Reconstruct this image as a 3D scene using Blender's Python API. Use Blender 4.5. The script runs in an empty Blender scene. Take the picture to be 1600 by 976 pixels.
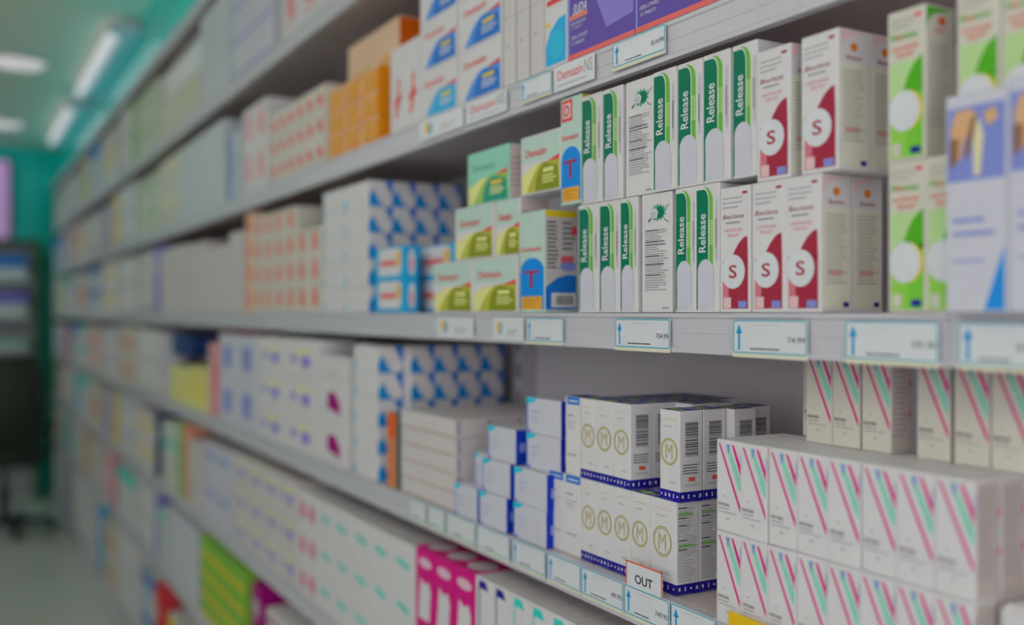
import bpy, bmesh, math, random
from mathutils import Vector, Matrix

# ------------------------------------------------------------------ camera, light, exposure
F_PX = 1555.6
TH = math.atan(873 / F_PX)          # the aisle vanishes 873 px left of the centre
CT, ST = math.cos(TH), math.sin(TH)
EYE = 1.44
scn = bpy.context.scene
COL = scn.collection

cam_data = bpy.data.cameras.new('camera')
cam = bpy.data.objects.new('camera', cam_data)
COL.objects.link(cam)
cam_data.sensor_width = 36.0
cam_data.lens = 36.0 * F_PX / 1600
cam_data.clip_start = 0.02
cam_data.dof.use_dof = True
cam_data.dof.focus_distance = 1.04
cam_data.dof.aperture_fstop = 1.8
cam.location = (0, -0.65, EYE)
fwd = Vector((-CT, ST, 0))
cam.rotation_euler = fwd.to_track_quat('-Z', 'Y').to_euler()
scn.camera = cam

scn.view_settings.view_transform = 'Standard'
scn.view_settings.look = 'None'
scn.view_settings.gamma = 1
scn.view_settings.use_curve_mapping = False
scn.view_settings.exposure = -1.17

world = bpy.data.worlds.new('shop_daylight')
scn.world = world
world.use_nodes = True
world.node_tree.nodes['Background'].inputs[0].default_value = (1.0, 0.955, 1.0, 1)
world.node_tree.nodes['Background'].inputs[1].default_value = 0.8


def area(name, loc, size, power, color, aim=(0, 0, -1), shape='DISK', sy=None):
    l = bpy.data.lights.new(name, 'AREA')
    l.shape = shape
    l.size = size
    if sy:
        l.size_y = sy
    l.energy = power
    l.color = color
    o = bpy.data.objects.new(name, l)
    o.location = loc
    o.rotation_euler = Vector(aim).to_track_quat('-Z', 'Y').to_euler()
    COL.objects.link(o)
    return o


CEIL = 2.74
PANEL_X = [-7.6, -5.4, -3.2, -1.0, 1.0]     # unseen panels added as fill over the other half of the aisle
PANEL_Y = -1.75
for lx in PANEL_X:
    near = lx > -2
    area('panel_light', (lx, PANEL_Y, CEIL - 0.30), 1.15, 8 if near else 8, (1.0, 0.965, 0.985), (0, .25, -1), 'RECTANGLE', 0.28)
    area('panel_uplight', (lx, PANEL_Y, CEIL - 0.24), 1.15, 30, (1.0, 0.965, 0.985), (0, .35, 1), 'RECTANGLE', 0.28)  # upward fill added to brighten the ceiling
# unseen fill light added at an invented window opposite the near shelving
area('window_daylight', (0.15, -2.52, 1.8), 2.4, 31, (1.0, 0.955, 1.0), (0.0, 1, 0.0), 'RECTANGLE', 1.4)
# unseen fill added at the near end to lighten the carton ends
area('shopfront_daylight', (2.15, -1.3, 1.35), 2.0, 34, (1.0, 0.97, 1.0), (-1, 0.42, 0.0), 'RECTANGLE', 2.2)
# teal strip along the bulkhead foot, and an added fill brightening the far wall
area('teal_strip_light', (-5.3, 0.035, 2.45), 6.4, 3.2, (0.0, .92, 1.0), (0, -.45, 1), 'RECTANGLE', 0.03)
area('teal_wall_light', (-8.55, -0.6, 2.68), 0.04, 5.0, (0.0, .95, 1.0), (-0.35, 0, -1), 'RECTANGLE', 1.6)


# ------------------------------------------------------------------ image measurements -> places on the shelf plane
def px(u, D=.65):
    Z = F_PX * D / (CT * (u + 73))
    return -(Z - D * ST) / CT


def pz(u, v, D=.65):
    return EYE - (v - 488) * (F_PX * D / (CT * (u + 73))) / F_PX


# ------------------------------------------------------------------ materials
_m = {}


def lin(c):
    c /= 255.0
    return c / 12.92 if c <= .04045 else ((c + .055) / 1.055) ** 2.4


WREF = lin(168)


def mat(name, rgb, rough=.42, absolute=False, emit=0, metal=0, noise=.05, coat=0.0, scale=60):
    """rgb is the colour next to paper white reading 168 on the photograph."""
    if name in _m:
        return _m[name]
    m = bpy.data.materials.new(name)
    m.use_nodes = True
    nt = m.node_tree
    b = nt.nodes['Principled BSDF']
    c = [lin(x) if absolute else lin(x) / WREF * .80 for x in rgb]
    c = [x * min(1, .88 / max(c)) for x in c]
    if noise > 0:
        tc = nt.nodes.new('ShaderNodeTexCoord')
        nz = nt.nodes.new('ShaderNodeTexNoise')
        nz.inputs['Scale'].default_value = scale
        nz.inputs['Detail'].default_value = 3
        mx = nt.nodes.new('ShaderNodeMix')
        mx.data_type = 'RGBA'
        mx.inputs[6].default_value = (*[x * (1 - noise) for x in c], 1)
        mx.inputs[7].default_value = (*[min(.95, x * (1 + noise)) for x in c], 1)
        nt.links.new(tc.outputs['Object'], nz.inputs['Vector'])
        nt.links.new(nz.outputs['Fac'], mx.inputs[0])
        nt.links.new(mx.outputs[2], b.inputs['Base Color'])
    else:
        b.inputs['Base Color'].default_value = (*c, 1)
    b.inputs['Roughness'].default_value = rough
    b.inputs['Specular IOR Level'].default_value = .5 if rough < .38 else .16
    b.inputs['Metallic'].default_value = metal
    b.inputs['Coat Weight'].default_value = coat
    if emit:
        b.inputs['Emission Color'].default_value = (*[lin(x) for x in rgb], 1)
        b.inputs['Emission Strength'].default_value = emit
    _m[name] = m
    return m


WHITE = mat('carton_white', (166, 164, 166))
WARM = mat('carton_warm_white', (160, 157, 148))
LAV = mat('carton_lavender', (156, 156, 166))
GREY = mat('print_grey', (120, 120, 122), noise=0)
DGREY = mat('print_dark_grey', (66, 66, 70), noise=0)
BLACK = mat('print_black', (22, 22, 26), noise=0)
GREEN = mat('print_green', (0, 90, 66), noise=.08)
LIME = mat('print_lime', (82, 142, 48), noise=.05)
LIME2 = mat('print_pale_lime', (150, 176, 108), noise=0)
NAVY = mat('print_navy', (24, 18, 112), noise=.1)
BLUE = mat('print_blue', (16, 88, 160))
SKY = mat('print_sky_blue', (28, 134, 178))
CYAN = mat('print_cyan', (18, 150, 172))
TEAL = mat('print_teal', (40, 160, 150))
MINT = mat('print_mint', (108, 162, 146))
GOLD = mat('print_gold', (134, 130, 62))
GOLDB = mat('print_bronze', (120, 100, 40))
TAN = mat('print_tan', (182, 168, 130))
RED = mat('print_red', (176, 52, 58))
ORED = mat('print_orange_red', (188, 78, 52))
ORANGE = mat('print_orange', (205, 120, 30))
AMBER = mat('print_amber', (196, 122, 8))
PALEO = mat('print_pale_orange', (190, 160, 135))
YELLOW = mat('print_yellow', (184, 160, 28))
WINE = mat('print_wine', (126, 34, 52))
PINKW = mat('print_pale_pink', (178, 150, 152))
MAG = mat('print_magenta', (166, 12, 100))
PURPLE = mat('print_purple', (78, 60, 130))
VIOLET = mat('print_violet', (100, 88, 165))
PERI = mat('print_periwinkle', (98, 108, 162))
OLIVE = mat('print_olive', (104, 112, 22))
PYEL = mat('print_pale_yellow', (188, 186, 120))
PINK = mat('print_pink', (195, 120, 130))
BROWN = mat('print_brown', (130, 95, 60))
DTEAL = mat('print_dark_teal', (50, 85, 86))
SAGE = mat('print_sage', (120, 150, 90))
TAUPE = mat('carton_taupe', (160, 155, 155))
PGREEN = mat('carton_pale_green', (156, 160, 150))
PBLUE = mat('carton_pale_blue', (152, 158, 164))
FGREEN = mat('print_fresh_green', (62, 134, 26))
RAIL = mat('shelf_white_enamel', (150, 149, 155), rough=.35)
SHELFM = mat('shelf_grey_enamel', (152, 140, 138), rough=.45)
BACKM = mat('shelf_back_enamel', (172, 170, 175), rough=.5)
SLOT = mat('slot_dark', (30, 30, 32), noise=0)
CARD = mat('card_white', (166, 168, 172), rough=.3)
CREAM = mat('card_cream', (168, 166, 148), rough=.4)

# ------------------------------------------------------------------ mesh helpers
_txt = {}


def text_geo(s, bold=False):
    k = (s, bold)
    if k in _txt:
        return _txt[k]
    cu = bpy.data.curves.new('t', 'FONT')
    cu.body = s
    cu.size = 1
    cu.resolution_u = 3
    cu.align_x = 'CENTER'
    cu.align_y = 'CENTER'
    if bold:
        cu.offset = 0.013
    ob = bpy.data.objects.new('t', cu)
    me = bpy.data.meshes.new_from_object(ob)
    vs = [(v.co.x, v.co.y) for v in me.vertices]
    fs = [tuple(p.vertices) for p in me.polygons]
    bpy.data.objects.remove(ob)
    bpy.data.curves.remove(cu)
    bpy.data.meshes.remove(me)
    xs = [v[0] for v in vs]
    ys = [v[1] for v in vs]
    cx, cy = (min(xs) + max(xs)) / 2, (min(ys) + max(ys)) / 2
    W, H = max(xs) - min(xs), max(ys) - min(ys)
    _txt[k] = ([((x - cx) / W, (y - cy) / H) for x, y in vs], fs, W / H)
    return _txt[k]


class Geo:
    def __init__(s):
        s.v, s.f, s.mi, s.mats = [], [], [], []

    def slot(s, m):
        if m not in s.mats:
            s.mats.append(m)
        return s.mats.index(m)

    def add(s, verts, faces, m):
        n = len(s.v)
        s.v += [tuple(v) for v in verts]
        k = s.slot(m)
        for f in faces:
            s.f.append(tuple(n + i for i in f))
            s.mi.append(k)

    def box(s, a, b, m):
        (x0, y0, z0), (x1, y1, z1) = a, b
        vs = [(x, y, z) for z in (z0, z1) for y in (y0, y1) for x in (x0, x1)]
        s.add(vs, [(0, 2, 3, 1), (4, 5, 7, 6), (0, 1, 5, 4), (2, 6, 7, 3), (0, 4, 6, 2), (1, 3, 7, 5)], m)

    def bevbox(s, a, b, m, r=.0007, seg=1):
        bm = bmesh.new()
        bmesh.ops.create_cube(bm, size=1)
        sz = [b[i] - a[i] for i in range(3)]
        ce = [(b[i] + a[i]) / 2 for i in range(3)]
        for v in bm.verts:
            v.co = Vector((v.co.x * sz[0] + ce[0], v.co.y * sz[1] + ce[1], v.co.z * sz[2] + ce[2]))
        bmesh.ops.bevel(bm, geom=list(bm.edges), offset=r, segments=seg, affect='EDGES')
        bm.verts.index_update()
        s.add([v.co[:] for v in bm.verts], [tuple(v.index for v in f.verts) for f in bm.faces], m)
        bm.free()

    def lathe(s, prof, m, n=24, c=(0, 0)):
        vs, fs = [], []
        for r, z in prof:
            for i in range(n):
                a = 2 * math.pi * i / n
                vs.append((c[0] + r * math.cos(a), c[1] + r * math.sin(a), z))
        for j in range(len(prof) - 1):
            for i in range(n):
                k = (i + 1) % n
                fs.append((j * n + i, j * n + k, (j + 1) * n + k, (j + 1) * n + i))
        fs.append(tuple(reversed(range(n))))
        fs.append(tuple((len(prof) - 1) * n + i for i in range(n)))
        s.add(vs, fs, m)

    def mesh(s, name, smooth=False):
        me = bpy.data.meshes.new(name)
        me.from_pydata(s.v, [], s.f)
        for m in s.mats:
            me.materials.append(m)
        me.polygons.foreach_set('material_index', s.mi)
        if smooth:
            me.polygons.foreach_set('use_smooth', [True] * len(s.f))
        me.update()
        return me


def link(name, me, parent=None, loc=(0, 0, 0), rz=0):
    o = bpy.data.objects.new(name, me)
    o.location = loc
    o.rotation_euler = (0, 0, rz)
    if parent:
        o.parent = parent
    COL.objects.link(o)
    return o


def tag(o, label, cat, group=None, kind=None):
    o['label'] = label
    o['category'] = cat
    if group:
        o['group'] = group
    if kind:
        o['kind'] = kind
    return o


def struct(name, g, smooth=False):
    o = link(name, g.mesh(name, smooth))
    o['kind'] = 'structure'
    return o


# ------------------------------------------------------------------ printed cartons
class Box:
    """A folding carton w x d x h, its front at y=0, right end at x=w."""

    def __init__(s, w, h, d, paper=WHITE, flap=True, bev=.0007):
        s.w, s.h, s.d = w, h, d
        s.parts = {'carton': Geo()}
        s.cur = s.parts['carton']
        s.layer = 0
        s.cur.bevbox((0, 0, 0), (w, d, h), paper, bev)
        s.pn = {}
        if flap:
            e = .0002
            s.cur.add([(.001, .0012, h + e), (w - .001, .0012, h + e), (w - .001, .0018, h + e), (.001, .0018, h + e)], [(0, 1, 2, 3)], GREY)

    def part(s, n):
        s.cur = s.parts.setdefault(n, Geo())
        return s

    def pt(s, face, u, v, e):
        if face == 'F':
            return (u, -e, v)
        if face == 'E':
            return (s.w + e, u, v)
        if face == 'T':
            return (u, v, s.h + e)
        if face == 'L':
            return (-e, s.d - u, v)

    def dims(s, face):
        return {'F': (s.w, s.h), 'E': (s.d, s.h), 'T': (s.w, s.d), 'L': (s.d, s.h)}[face]

    def poly(s, face, pts, m, lay=1, norm=True):
        W, H = s.dims(face)
        e = .00012 * lay
        k = (W, H) if norm else (1, 1)
        vs = [s.pt(face, p[0] * k[0], p[1] * k[1], e) for p in pts]
        s.cur.add(vs, [tuple(range(len(vs)))], m)

    def rect(s, face, u0, v0, u1, v1, m, lay=1):
        s.poly(face, [(u0, v0), (u1, v0), (u1, v1), (u0, v1)], m, lay)

    def ell(s, face, cu, cv, ru, rv, m, lay=2, n=28, a0=0, a1=360):
        pts = [(cu + ru * math.cos(math.radians(a0 + (a1 - a0) * i / n)), cv + rv * math.sin(math.radians(a0 + (a1 - a0) * i / n))) for i in range(n + (a1 - a0 < 360))]
        s.poly(face, pts, m, lay)

    def ring(s, face, cu, cv, r, t, m, lay=2, n=40, asp=1.0):
        """radius in metres around normalised centre"""
        W, H = s.dims(face)
        e = .00012 * lay
        vs = []
        for rr in (r, r - t):
            for i in range(n):
                a = 2 * math.pi * i / n
                vs.append(s.pt(face, cu * W + rr * math.cos(a), cv * H + (rr * asp if rr == r else r * asp - t) * math.sin(a), e))
        s.cur.add(vs, [(i, (i + 1) % n, n + (i + 1) % n, n + i) for i in range(n)], m)

    def text(s, face, t, cu, cv, width, height, m, lay=3, rot=0, bold=False, slant=0):
        """normalised centre, size as fraction of the face (before rotation, along the reading direction in metres)"""
        W, H = s.dims(face)
        vs, fs, asp = text_geo(t, bold)
        e = .00012 * lay
        c, sn = math.cos(math.radians(rot)), math.sin(math.radians(rot))
        out = []
        for x, y in vs:
            X, Y = x * width + slant * y * height, y * height
            out.append(s.pt(face, cu * W + X * c - Y * sn, cv * H + X * sn + Y * c, e))
        s.cur.add(out, fs, m)

    def lines(s, face, u0, v0, u1, v1, n, m, seed=1, th=.45, lay=2, ragged=.35):
        r = random.Random(seed)
        for i in range(n):
            v = v1 - (v1 - v0) * (i + .5) / n
            hh = (v1 - v0) / n * th / 2
            end = u1 - (u1 - u0) * r.random() * ragged
            u = u0
            while u < end:
                L = (u1 - u0) * r.uniform(.05, .16)
                s.rect(face, u, v - hh, min(u + L, end), v + hh, m, lay)
                u += L + (u1 - u0) * .018

    def barcode(s, face, u0, v0, u1, v1, m, seed=3, horiz=True, lay=2, n=24):
        r = random.Random(seed)
        t = 0.0
        wts = []
        for i in range(n):
            wts.append((r.choice([1, 1, 2, 3]), r.choice([1, 1, 2])))
        tot = sum(a + b for a, b in wts)
        for a, b in wts:
            p, q = t / tot, (t + a) / tot
            if horiz:
                s.rect(face, u0, v0 + (v1 - v0) * p, u1, v0 + (v1 - v0) * q, m, lay)
            else:
                s.rect(face, u0 + (u1 - u0) * p, v0, u0 + (u1 - u0) * q, v1, m, lay)
            t += a + b

    def finish(s, name):
        return [(n, g.mesh(name + '_' + n)) for n, g in s.parts.items() if g.v]


def place(meshes, name, label, cat, loc, rz=0, group=None):
    if len(label.replace(',', ' ').split()) > 16:
        print('LONG', label)
    if len(meshes) == 1:
        o = link(name, meshes[0][1], None, loc, rz)
    else:
        o = link(name, None, None, loc, rz)
        o.empty_display_size = .02
        for n, me in meshes:
            link(n, me, o)
    return tag(o, label, cat, group)


ORD = ['first', 'second', 'third', 'fourth', 'fifth', 'sixth', 'seventh', 'eighth', 'ninth', 'tenth', 'eleventh', 'twelfth', 'thirteenth', 'fourteenth', 'fifteenth', 'sixteenth']
_d = {}


def design(fn, w, h, d, *a):
    k = (fn.__name__, w, h, d) + a
    if k not in _d:
        _d[k] = fn(w, h, d, *a).finish(fn.__name__.replace('d_', ''))
    return _d[k]


RJ = random.Random(7)


def rowname(r, rows):
    if rows == 1:
        return ''
    if r == 0:
        return 'bottom row'
    if r == rows - 1:
        return 'top row'
    return '%s row' % ORD[r]


def stack(fn, xr, D, z0, w, h, d, cols, rows, desc, group, name='medicine_box', cat='box', gap=.0012, deepend=1, deeptop=1, args=(), jit=.0015, skip=None, pitch=None, rot=0, rowoff=None):
    """columns run to the left (away from the viewer) from the right edge xr"""
    me = design(fn, w, h, d, *args)
    if name == 'medicine_box':
        name = 'upright_carton' if h > w * 1.15 else ('flat_box' if h < w * .38 else ('wide_box' if w > .135 else 'medicine_box'))
    for r in range(rows):
        for c in range(cols):
            nd = 1
            if c == 0:
                nd = max(nd, deepend)
            if r == rows - 1:
                nd = max(nd, deeptop)
            for k in range(nd):
                if skip and skip(r, c, k):
                    continue
                off = (rowoff[r] if rowoff else 0)
                x = xr - w - c * (pitch or (w + gap)) + off
                y = D - .65 + k * (d + .0008) + RJ.uniform(0, jit) * (k == 0)
                lab = desc
                bits = []
                if rows > 1:
                    bits.append(rowname(r, rows))
                if cols > 1:
                    bits.append('%s column' % ('nearest' if c == 0 else ORD[c]))
                if nd > 1 and k > 0:
                    bits.append('%s deep' % ORD[k])
                lab = ', '.join([desc] + bits)
                place(me, name, lab, cat, (x, y, z0 + r * (h + .0004)), 0, group)


def one(fn, x, D, z, w, h, d, label, group=None, args=(), rz=0, name='medicine_box', cat='box'):
    me = design(fn, w, h, d, *args)
    if name == 'medicine_box' and h > w * 1.15:
        name = 'upright_carton'
    if rz == 0 and D < .66:
        rz = RJ.uniform(-.009, .004)
    place(me, name, label, cat, (x, D - .65, z), rz, group)


# ---- designs
def d_release(w, h, d, var=0):
    b = Box(w, h, d, WHITE)
    F = 'F'
    # front: green panel with rounded top right, lime band, pale rounded field
    b.part('printed_panel')
    arc = [(.34 + .20 * math.cos(math.radians(a)), .86 + .10 * math.sin(math.radians(a))) for a in range(0, 91, 10)]
    b.poly(F, [(.04, .06), (.04, .06), (.10, .30), (.54, .30)] [2:] + arc + [(.04, .96), (.04, .02), (.09, .02)], GREEN, 1)
    inner = [(.36 + .22 * math.cos(math.radians(a)), .86 + .115 * math.sin(math.radians(a))) for a in range(0, 91, 10)]
    outer = [(.36 + .38 * math.cos(math.radians(a)), .86 + .12 * math.sin(math.radians(a))) for a in range(90, -1, -10)]
    b.poly(F, [(.58, .33)] + inner + [(.34, .978)] + outer + [(.74, .33)], LIME, 2)
    b.rect(F, .59, .52, .72, .72, LIME2, 3)
    b.part('pale_field')
    pts = [(.10 + .02, .02)] + [(.44 + .34 * math.cos(math.radians(a)), .315 + .10 * math.sin(math.radians(a))) for a in range(180, -1, -12)] + [(.80, .10), (.76, .02)]
    b.poly(F, pts, LAV, 4)
    b.part('brand_lettering')
    b.text(F, 'Release', .30, .62, h * .30, w * .30, CARD, 4, rot=90, bold=True)
    b.part('fine_print')
    b.lines(F, .84, .36, .90, .86, 1, GREY, 1)
    for k in range(2):
        u = .86 + .06 * k
        r = random.Random(k)
        v = .40
        while v < .86:
            L = r.uniform(.02, .05)
            b.rect(F, u, v, u + .018, v + L, GREY, 2)
            v += L + .006
    v = .52
    r = random.Random(5)
    while v < .72:
        L = r.uniform(.008, .016)
        b.rect(F, .62, v, .69, v + L, LIME, 4)
        v += L + .006
    # end face with printed notes
    E_ = 'E'
    rr = random.Random(11)
    star = []
    for k in range(26):
        a = 2 * math.pi * k / 26
        q = rr.uniform(.85, 1.0) if k % 2 else rr.uniform(.62, .74)
        star.append((.56 + .30 * q * math.cos(a), .835 + .085 * q * math.sin(a)))
    b.poly(E_, star, mat('print_soft_green', (70, 128, 105)), 2)
    b.ell(E_, .60, .835, .15, .05, GREEN, 3)
    b.poly(E_, [(.30, .80), (.52, .79), (.56, .84), (.50, .87), (.32, .86)], CARD, 4)
    for k in range(4):
        b.rect(E_, .34 + .05 * k, .80, .352 + .05 * k, .85, DGREY, 5)
    b.poly(E_, [(.24, .76), (.34, .79), (.33, .80), (.22, .775)], DGREY, 4)
    b.poly(E_, [(.74, .77), (.90, .74), (.91, .75), (.76, .785)], GREY, 4)
    b.poly(E_, [(.80, .86), (.92, .89), (.91, .90), (.79, .87)], GREY, 4)
    b.lines(E_, .12, .18, .92, .70, 26, GREY, 3, .5, ragged=.5)
    for v in (.685, .59, .565, .47, .40, .31):
        b.rect(E_, .13, v, .13 + .3 + .4 * (v * 37 % 1), v + .009, DGREY, 3)
    b.rect(E_, .7, .03, .9, .045, GREY, 2)
    b.poly('T', [(.04, .04), (.96, .04), (.96, .09), (.04, .09)], BROWN, 1)
    return b


def d_beclate(w, h, d, var=0):
    b = Box(w, h, d, WHITE)
    F, E_ = 'F', 'E'
    b.part('printed_panel')
    crv = [(.90 - .52 * (t / 10) ** .8, .60 - .17 * (t / 10) ** 1.5) for t in range(0, 11)]
    b.poly(F, [(.90, .60)] + crv[1:] + [(.38, .40), (.92, .40)], WINE, 1)
    b.rect(F, .10, .03, .92, .41, WINE, 1)
    b.rect(F, .10, .03, .30, .26, mat('print_rose', (160, 90, 100)), 2)
    b.lines(F, .10, .82, .80, .93, 3, GREY, 4, .25)
    b.part('brand_lettering')
    b.text(F, 'Beclate', .46, .765, w * .68, h * .036, mat('print_dusty_wine', (120, 62, 78)), 3, slant=.2)
    b.lines(F, .2, .70, .8, .73, 1, GREY, 5, .5)
    b.text(F, 'HAYFEVER', .46, .655, w * .60, h * .024, PINK, 3)
    b.text(F, 'RELIEF', .46, .615, w * .36, h * .024, PINK, 3)
    b.rect(F, .74, .935, .90, .955, WINE, 2)
    b.part('round_emblem')
    b.ell(F, .44, .325, .385, .385 * w / h, CARD, 3)
    b.text(F, 'S', .44, .325, w * .26, h * .105, WINE, 4, bold=True)
    b.part('printed_badge')
    b.rect(F, .14, .035, .38, .12, PINKW, 4)
    b.rect(F, .62, .035, .88, .09, PERI, 4)
    b.part('end_print')
    b.poly(E_, [(.05, .985), (.05, .86), (.14, .90), (.28, .94), (.55, .965), (.9, .985)], PINKW if var == 0 else GREEN, 1)
    b.rect(E_, .05, .03, .95, .76, mat('print_celadon', (170, 170, 156)), 1)
    b.ell(E_, .48, .875, .11, .03, ORANGE, 3)
    b.text(E_, 'Beclate', .48, .80, d * .48, h * .03, WINE, 3, slant=.2)
    b.lines(E_, .15, .20, .88, .72, 20, GREY, 8, .3, ragged=.4)
    b.lines(E_, .22, .27, .8, .31, 2, ORED, 9, .4)
    b.rect(E_, .70, .04, .88, .075, NAVY, 3)
    return b


def d_flomin(w, h, d, var=0):
    b = Box(w, h, d, WARM)
    F, E_ = 'F', 'E'
    b.part('printed_panel')
    b.rect(F, .08, .02, .93, .60, mat('print_leaf', (112, 158, 62)), 1)
    b.rect(F, .08, .42, .93, .66, mat('print_pale_leaf', (140, 165, 115)), 2)
    b.poly(F, [(.93, .68), (.93, .44), (.40, .44), (.52, .54), (.68, .62)], FGREEN, 3)
    b.rect(F, .5, .02, .93, .44, mat('print_leaf_deep', (92, 155, 45)), 2)
    b.lines(F, .10, .87, .80, .95, 3, GREY, 4, .28)
    b.rect(F, .74, .93, .90, .955, RED, 3)
    b.part('brand_lettering')
    b.text(F, 'Fl', .17, .825, w * .14, h * .045, FGREEN, 3, bold=True)
    b.text(F, 'o', .31, .82, w * .14, h * .035, ORED, 3, bold=True)
    b.text(F, 'mist', .60, .825, w * .42, h * .045, FGREEN, 3, bold=True)
    b.text(F, 'HAYFEVER', .48, .745, w * .70, h * .028, ORED, 3, bold=True)
    b.text(F, 'RELIEF', .48, .70, w * .44, h * .028, ORED, 3, bold=True)
    b.part('round_emblem')
    b.ell(F, .54, .33, .39, .44 * w / h, YELLOW, 4)
    b.ell(F, .45, .33, .41, .45 * w / h, CARD, 5)
    b.part('printed_badge')
    b.rect(F, .14, .035, .36, .12, WARM, 4)
    b.rect(F, .62, .04, .88, .085, NAVY, 4)
    b.part('end_print')
    b.poly(E_, [(.03, .985), (.03, .84), (.10, .90), (.30, .945), (.6, .96), (.95, .985)], FGREEN, 1)
    b.ell(E_, .55, .90, .12, .03, ORED, 3)
    b.lines(E_, .3, .82, .8, .85, 1, ORED, 2)
    b.lines(E_, .15, .2, .88, .76, 20, GREY, 8, .3, ragged=.4)
    return b


def d_patan(w, h, d, var=0):
    b = Box(w, h, d, WHITE if var == 0 else WARM)
    F, E_ = 'F', 'E'
    b.part('printed_stripes')

    def st(x0, y0, x1, y1, t, m, lay):
        b.poly(F, [(x0, y0), (x0 + t, y0), (x1 + t * .5, y1 + .03), (x1 + t * .5, y1 - .01), (x1, y1)], m, lay)
    b.poly(F, [(.09, .955), (.155, .955), (.96, .31), (.96, .235)], MAG, 2)
    b.poly(F, [(.36, .955), (.48, .955), (.97, .60), (.97, .46), (.86, .50)], MINT, 1)
    b.poly(F, [(.44, .955), (.56, .955), (.50, .86), (.46, .86)], PERI, 3)
    b.poly(F, [(.62, .955), (.70, .955), (.975, .74), (.975, .63)], MAG, 2)
    b.poly(F, [(.97, .72), (.97, .86), (.995, .90), (.995, .74)], PERI, 2)
    b.part('brand_lettering')
    b.text(F, 'PATAN', .30, .295, w * .42, h * .034, BLACK if var else DGREY, 3, bold=True)
    b.rect(F, .28, .38, .34, .395, GREY, 2)
    b.lines(F, .10, .235, .62, .265, 1, GREY, 5, .4)
    b.lines(F, .10, .20, .85, .225, 1, GREY, 6, .4, ragged=.1)
    b.rect(F, .42, .14, .52, .155, GREY, 2)
    b.part('end_print')
    b.rect(E_, .04, .02, .96, .98, mat('print_blush', (152, 142, 138)), 1)  # darker shade of the end face put into its colour
    b.lines(E_, .1, .16, .80, .93, 14, GREY, 8, .35, ragged=.4)
    for v, m in ((.72, MAG), (.56, MINT), (.40, MAG)):
        b.ell(E_, .90, v, .05, .035, m, 3)
    return b


def icons(b, face, v, m, n, seed=0, size=.0026):
    """the row of small pictograms on the base band"""
    W, H = b.dims(face)
    r = random.Random(seed)
    for i in range(n):
        cx = W * (i + .5) / n
        cy = v * H
        k = (i + seed) % 4
        e = .00012 * 3
        s_ = size
        P = lambda pts: b.cur.add([b.pt(face, cx + x * s_, cy + y * s_, e) for x, y in pts], [tuple(range(len(pts)))], m)
        if k == 0:
            P([(-.5, -.8), (.5, -.8), (.15, 0), (-.15, 0)])
            P([(-.15, 0), (.15, 0), (.5, .8), (-.5, .8)])
        elif k == 1:
            P([(.5 * math.cos(a * math.pi / 4), .5 * math.sin(a * math.pi / 4)) for a in range(8)])
        elif k == 2:
            P([(-.7, -.6), (-.1, -.9), (.2, .1), (-.3, .2)])
            P([(.1, .2), (.4, -.8), (.7, -.6), (.5, .9)])
            P([(-.5, .5), (.1, .3), (.2, .7), (-.3, .9)])
        else:
            P([(-.7, .2), (0, -.9), (.6, -.3), (.3, .7), (-.2, .9)])


def d_mbox(w, h, d, var=0):
    """var 0: end face with barcode, 1: end face with printed notes"""
    b = Box(w, h, d, WHITE)
    F, E_ = 'F', 'E'
    b.part('base_band')
    for f in (F, E_):
        b.rect(f, 0.0, .0, 1.0, .115, NAVY, 1)
        icons(b, f, .062, CARD, 5 if f == F else 4, 1 if f == F else 3)
        b.lines(f, .05, .004, .95, .014, 1, PERI, 2)
    b.part('printed_lid')
    b.rect('T', .02, .02, .98, .98, mat('print_deep_navy', (26, 28, 96)), 1)
    b.poly('T', [(.05, .3), (.6, .1), (.95, .35), (.4, .55)], SAGE, 2)
    b.poly('T', [(.1, .7), (.5, .6), (.9, .85), (.3, .95)], VIOLET, 2)
    b.part('ring_emblem')
    R = min(w * .43, .0165)
    b.ring(F, .48, .54, R, .0014, GOLD, 2, asp=1.0)
    b.ring(F, .48, .54, R * .86, .0007, GOLDB if w > .04 else GOLD, 2)
    b.text(F, 'M', .48, .54, R * .80, R * 1.10, mat('print_bronze_tan', (146, 132, 92)), 3)
    b.part('brand_lettering')
    b.text(F, 'memotin', .5, .90, w * .60, h * .028, TAN, 3)
    b.lines(F, .25, .81, .80, .83, 1, GREY, 2, .4)
    b.lines(F, .5, .19, .85, .22, 2, GREY, 2, .4)
    if var == 0:
        b.part('barcode')
        b.barcode(E_, .24, .50, .80, .88, DGREY, 3)
        b.part('end_print')
        b.lines(E_, .14, .30, .9, .42, 4, DGREY, 8, .4, ragged=.4)
        b.rect(E_, .38, .225, .66, .27, ORED, 3)
        b.lines(E_, .2, .17, .85, .20, 2, GREY, 8, .4)
    else:
        b.part('end_print')
        b.lines(E_, .08, .14, .9, .94, 30, GREY, 8, .32, ragged=.5)
        for v in (.875, .855, .53, .515):
            b.rect(E_, .08, v, .5 + .4 * (v * 31 % 1), v + .011, LIME, 3)
        for v in (.93, .82, .74, .58, .48):
            b.rect(E_, .08, v, .45, v + .010, BLACK, 3)
    return b


def d_bluelabel(w, h, d, var=0):
    b = Box(w, h, d, WHITE)
    b.part('printed_label')
    b.rect('F', .12, .90, .98, .995, BLUE, 1)
    b.rect('F', .25, .935, .88, .955, CARD, 2)
    b.lines('F', .15, .74, .75, .78, 1, GREY, 2, .5)
    b.lines('F', .15, .58, .85, .70, 3, GREY, 3, .25)
    b.lines('F', .10, .24, .85, .28, 1, GREY, 3, .5)
    b.rect('T', .02, .02, .98, .98, mat('print_deep_navy', (26, 28, 96)), 1)
    return b


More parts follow.
